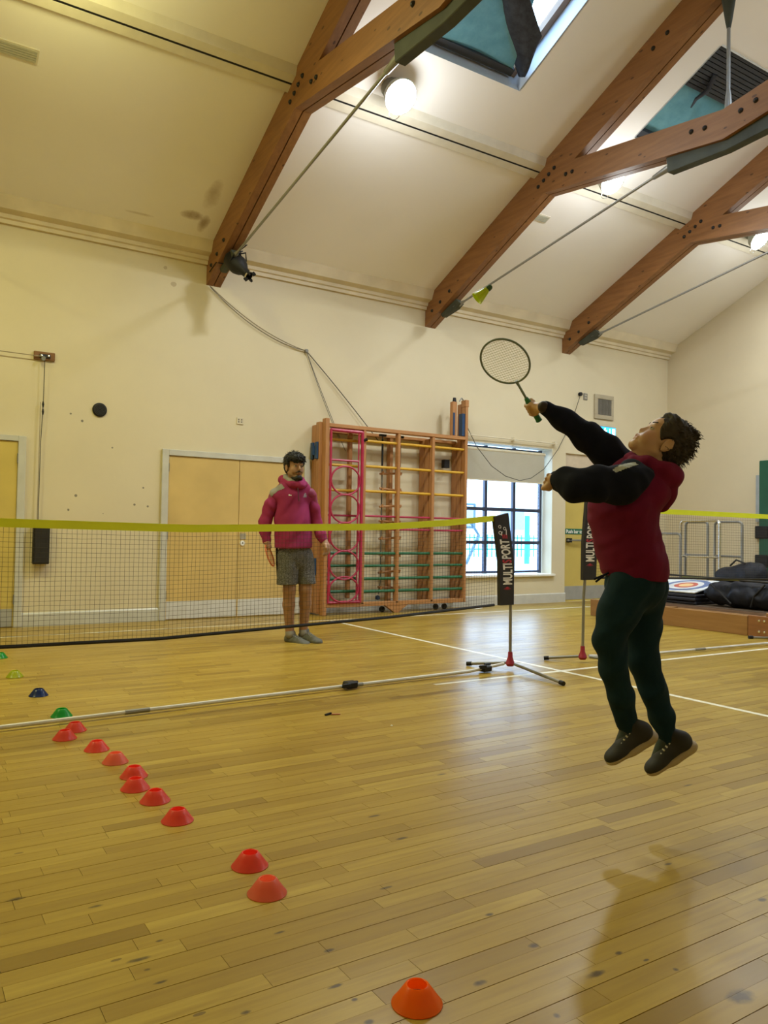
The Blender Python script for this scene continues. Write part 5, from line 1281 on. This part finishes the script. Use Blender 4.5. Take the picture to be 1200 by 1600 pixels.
# right hand holds the racket, left hand hangs relaxed
RH = Mn(418, 852, .12); rdir = unit_(Mn(424, 874, .12)-Mn(414.5, 847, .12)); wr = Mn(417.5, 843, .10)
ms += grip(RH, rdir, .012, .0095, np.array([.35, .55, -.6]), wrist=wr)
wl = Mn(507, 846, -.02)
palm = Mn(509.5, 853, 0); ms += [(.02, limb(wl, palm, .030, .034)), (.02, limb(palm, Mn(510.5, 857, .01), .034, .030))]
for i in range(4):
    o = np.array([.016*(i-1.5)*.8, 0, -.018*(i-1.5)]); ln = (.9, 1.0, .95, .78)[i]
    k0 = Mn(510.3, 856.5, .01)+o; ms += [(.006, q) for q in chain([k0, k0+np.array([.004, -.032*ln, .004]), k0+np.array([-.002, -.056*ln, .010]), k0+np.array([-.012, -.074*ln, .014])], [.0115, .0105, .0095, .0085])]
k0 = Mn(508, 851, .03); ms += [(.008, q) for q in chain([k0, k0+np.array([.012, -.03, .02]), k0+np.array([.016, -.058, .02])], [.014, .012, .010])]
def man_tint(P):
    l = hm.local(P); c_ = np.tile(np.array([.40, .235, .155]), (len(P), 1))
    lips = np.exp(-(((l[:, 0]-.093)/.014)**2+((l[:, 1]+.061)/.010)**2+(l[:, 2]/.020)**2)); leg = (P[:, 1] < Mn(460, 905)[1])
    c_ = c_+(np.array([.34, .10, .09])-c_)*(lips*.7)[:, None]
    st_ = np.exp(-((l[:, 1]+.085)/.035)**2)*(l[:, 0] > .0)*(l[:, 1] > -.14)*(l[:, 1] < -.03); c_ = c_*(1-.38*st_[:, None])
    c_[leg] *= np.array([.88, .84, .82])
    c_[(P[:, 1] < Mn(0, 757)[1]) & (P[:, 1] > Mn(0, 856)[1]) & (np.linalg.norm(P-RH, axis=1) > .09) & (np.linalg.norm(P-palm, axis=1) > .11)] = (.26, .02, .085)
    c_[(P[:, 1] <= Mn(0, 866)[1]) & (P[:, 1] > Mn(0, 911)[1]) & (np.linalg.norm(P-RH, axis=1) > .12) & (np.linalg.norm(P-palm, axis=1) > .16)] = (.1, .1, .095); return c_
sdf_obj('body', M_SKIN, man, ms, .0048, .02, color=man_tint, subs=hm.subs(), ks=.007)
eyes(hm, man)
sdf_obj('moustache', M_HAIRK, man, [hm.l((.099, -.046, -.002), (.085, -.055, -.028), .0055, .0035), hm.l((.099, -.046, .002), (.085, -.055, .028), .0055, .0035)], .003, .005)
sdf_obj('beard', M_HAIRK, man, [hm.l((.084, -.098, -.014), (.084, -.098, .014), .018, .018), hm.l((.074, -.110, -.022), (.074, -.110, .022), .016, .016), hm.l((.05, -.10, -.045), (.078, -.105, -.02), .010, .014), hm.l((.05, -.10, .045), (.078, -.105, .02), .010, .014)], .004, .012, disp=folds(.002, 300, 8))
def mhair_clip(P):
    l = hm.local(P.astype(float)); fr_ = .012*np.sin(l[:, 2]*70)
    face = np.minimum(l[:, 0]-(.035), -(l[:, 1]-(.036+fr_)))           # in front of the ears and below the fringe
    side = np.minimum(-(l[:, 1]+.04), l[:, 0]+.03)
    return (np.maximum(face, side)*hm.S).astype(np.float32)
mh = [hm.e(-.012, .045, 0, .108, .088, .090), hm.e(-.05, .0, 0, .062, .085, .078), hm.e(.055, .072, 0, .058, .038, .070), hm.e(.085, .056, 0, .026, .028, .055)]
mho = sdf_obj('hair', M_HAIRK, man, mh, .0045, .012, disp=folds(.004, 220, 9), clip=mhair_clip, subs=[hm.e(.0, -.022, .09, .022, .035, .03), hm.e(.0, -.022, -.09, .022, .035, .03)], ks=.005)
HP, _ = sdf_mesh(mh, .009, .012, clip=mhair_clip); L_ = hm.local(HP); hair_tufts('hair_strands', M_HAIRK, mho, HP[L_[:, 1] > .03], 6, 420, .026, .003, lambda p: hm.f*.55-hm.u*.3)
# jacket
jt = [limb(Mn(457, 778), Mn(458, 815), .168, .176, (KF, .68)), limb(Mn(458, 815), Mn(459, 852), .176, .190, (KF, .78)), limb(Mn(431, 774, .05), Mn(485, 775, -.06), .060, .060), limb(Mn(446, 764, .02), Mn(474, 764, -.03), .06, .06)]
jk = sdf_obj('jacket', M_PINK, man, jt, .007, .05, disp=folds(.006, 24, 41), clip=lambda P: (Mn(459, 856)[1]-P[:, 1]).astype(np.float32))
jh = chain([Mn(467, 757, .09), Mn(456, 757, .09), Mn(446, 753, .02), Mn(443, 750, -.06), Mn(455, 749, -.14), Mn(470, 752, -.10), Mn(475, 757, .0), Mn(472, 759, .07), Mn(467, 757, .09)], [.030, .033, .038, .045, .05, .04, .032, .030, .030])
sdf_obj('hood', M_PINK, jk, jh, .006, .03, disp=folds(.004, 40, 42)).location = (0, 0, 0)
jl = chain([Mn(464, 753, .085), Mn(455, 753, .08), Mn(447, 748, .02), Mn(446, 745, -.05)], [.026, .026, .028, .030]); sdf_obj('hood_lining', M_GREYJ, jk, jl, .006, .02).location = (0, 0, 0)
for pts, rs, sd_ in (([Mn(432, 775, .045), Mn(423, 790, .06), Mn(414.5, 815, .06), Mn(414, 830, .08), Mn(416.5, 844, .095)], [.055, .062, .058, .054, .043], 43), ([Mn(484, 776, -.055), Mn(490, 795, -.07), Mn(495, 820, -.07), Mn(501, 835, -.04), Mn(505.5, 844, -.02)], [.050, .056, .053, .049, .041], 44)):
    sdf_obj('sleeve', M_PINK, jk, chain(pts, rs), .0065, .03, disp=folds(.0045, 40, sd_)).location = (0, 0, 0)
for o_ in [jk]+[c for c in jk.children if c.name.startswith('sleeve')]: decal(o_, ((415, 778), (424, 765), (440, 755), (446, 763), (434, 768), (424, 777)), M_GREYJ, 'grey_yoke', .003)
decal(jk, ((450.5, 772), (456.5, 772.5), (456.5, 775.5), (450.5, 775)), M_FW, 'chest_logo'); decal(jk, ((473, 777), (476, 769), (479, 771), (479.5, 778)), mat('crest_grey', (.30, .24, .30), .7, var=.4, scale=90), 'chest_crest')
b = MB(); b.tube(list(to_world(np.array([Mn(465, 762, .135), Mn(466, 772, .138), Mn(467, 783, .146)]))), .006, 5).build('zip', mat('dark_zip', (.08, .01, .03), .5), jk)
# shorts
sh_ = [limb(Mn(459.5, 858), Mn(460, 866), .150, .158, (KF, .74))]
sh_ += [limb(Mn(449.5, 868, .03), Mn(449, 925, .06), .102, .098), limb(Mn(474, 868, -.05), Mn(480, 925, -.03), .098, .090)]
so_ = sdf_obj('shorts', M_MARL, man, sh_, .007, .014, disp=folds(.004, 34, 51), clip=lambda P: (Mn(460, 912.5)[1]-P[:, 1]).astype(np.float32))
stp = chain([Mn(432.5, 858, .05), Mn(433.5, 880, .06), Mn(435.5, 910, .06)], [.016, .018, .020], (CR3, .8)); sdf_obj('side_stripe', M_BLACK, so_, stp, .005, .01).location = (0, 0, 0)
for x, y, w in ((452.5, 984, .0), (474, 982, -.06)): sdf_obj('sock', M_GREYJ, man, [limb(Mn(x, y+2, w), Mn(x+.5, y+7, w+.01), .043, .045)], .005, .01)
shoe(man, Mn(445.5, 1005, -.06), Mn(483, 1013, .12), np.array([0, 1, .02]), .31, .128, M_TRN, M_TSOL, M_GREYJ, .005)
shoe(man, Mn(468, 1001, -.12), Mn(500, 1009, .08), np.array([0, 1, .02]), .31, .128, M_TRN, M_TSOL, M_GREYJ, .005)
rk = thing('badminton_racket', to_world(RH[None])[0], 'orange racket hanging from the right hand of the standing man', 'racket', 'badminton rackets')
rc = Mn(421.5, 868, .12); nE = unit_(np.array([.97, .2, .12])); e_ = unit_(np.cross(rdir, nE))
racket(rk, rc, e_, rdir, -rdir, .085, 17*SM, .0, .07, mat('orange_racket', (.62, .17, .07), .4), mat('orange_grip', (.5, .16, .08), .6), mat('orange_string', (.6, .25, .12), .6), .0075)

# ------------------------------------------------------------------ bags on the trolley, green mat on the end wall
def bag(name, loc, prims, lab, seed, straps):
    r = thing(name, loc, lab, 'bag', 'black bags on the trolley')
    # prims are given in world space; turn them into the camera frame the mesher works in
    Mw = np.stack([C_R, C_U, -C_F]); cv = lambda p: Mw@(np.array(p)-CAM)
    pr = [limb(cv(a), cv(b), r0, r1, (Mw@np.array([0, 0, 1.]), k)) for a, b, r0, r1, k in prims]
    sdf_obj('bag_body', M_BAG, r, pr, .009, .05, disp=folds(.013, 28, seed))
    for p in straps: MB().tube(p, .012, 6).build('strap', M_BLACK, r, smooth=True)
bag('kit_bag', (8.75, 5.3, .25), [((8.62, 5.87, .40), (8.62, 5.50, .40), .15, .17, .9), ((8.62, 5.50, .40), (8.62, 4.85, .40), .17, .16, .9)], 'long black kit bag lying at the front of the trolley', 61,
    [[(8.50, 5.9, .50), (8.47, 5.75, .42), (8.46, 5.6, .30)], [(8.50, 5.2, .55), (8.45, 5.3, .42), (8.46, 5.35, .28)]])
bag('holdall', (9.15, 5.9, .25), [((9.30, 6.2, .55), (9.30, 5.85, .58), .16, .20, 1.0), ((9.30, 5.95, .41), (9.30, 5.75, .42), .16, .15, 1.0)], 'tall black holdall standing behind the kit bag', 62, [[(9.22, 6.12, .72), (9.2, 6.02, .80), (9.2, 5.9, .76)]])
bag('sports_bag', (9.2, 5.2, .25), [((9.15, 5.45, .42), (9.15, 4.9, .46), .16, .17, .95)], 'low black sports bag at the right edge of the trolley', 63, [[(9.05, 5.3, .58), (9.03, 5.15, .64), (9.05, 5.0, .60)]])
for i, (a, b_, c_, lab) in enumerate((((8.44, 6.62, .60), (8.5, 4.9, .575), (.02, .02, .02), 'black pole lying across the bags'), ((8.42, 6.25, .575), (8.46, 5.5, .585), (.13, .13, .03), 'yellowish pole lying across the bags'))):
    o = MB().tube([a, b_], .013, 8).build('net_pole', mat('pole_%d' % i, c_, .4), smooth=True); tag(o, lab, 'pole')
gm = thing('gym_mat', (WX-.05, 6.4, 1.0), 'dark green padded mat hanging on the gable end wall at the right edge', 'mat')
MB().box((WX-.06, 5.3, .55), (WX-.004, 7.30, 2.33)).build('mat_pad', mat('green_vinyl', (.008, .085, .045), .5), gm, bevel=.01)
MB().box((WX-.05, 7.30, 1.35), (WX-.004, 7.36, 2.1)).build('mat_edge', mat('grey_edge', (.30, .34, .38), .5), gm)
for z in (1.18, .72): MB().box((WX-.08, 7.14, z-.10), (WX-.004, 7.36, z+.10)).build('mat_strap', M_BLACK, gm, bevel=.01)
p0 = FL(1173, 998); sf = thing('spare_leg', p0, 'grey stand leg with a black cap lying before the bench', 'pole')
MB().tube([p0+np.array([0, 0, .014]), p0+np.array([.9, -.55, .014])], .011, 8).build('tube', M_STEEL, sf, smooth=True); MB().tube([p0+np.array([-.02, .012, .016]), p0+np.array([.02, -.012, .016])], .018, 8).build('end_cap', M_BLACK, sf, smooth=True)
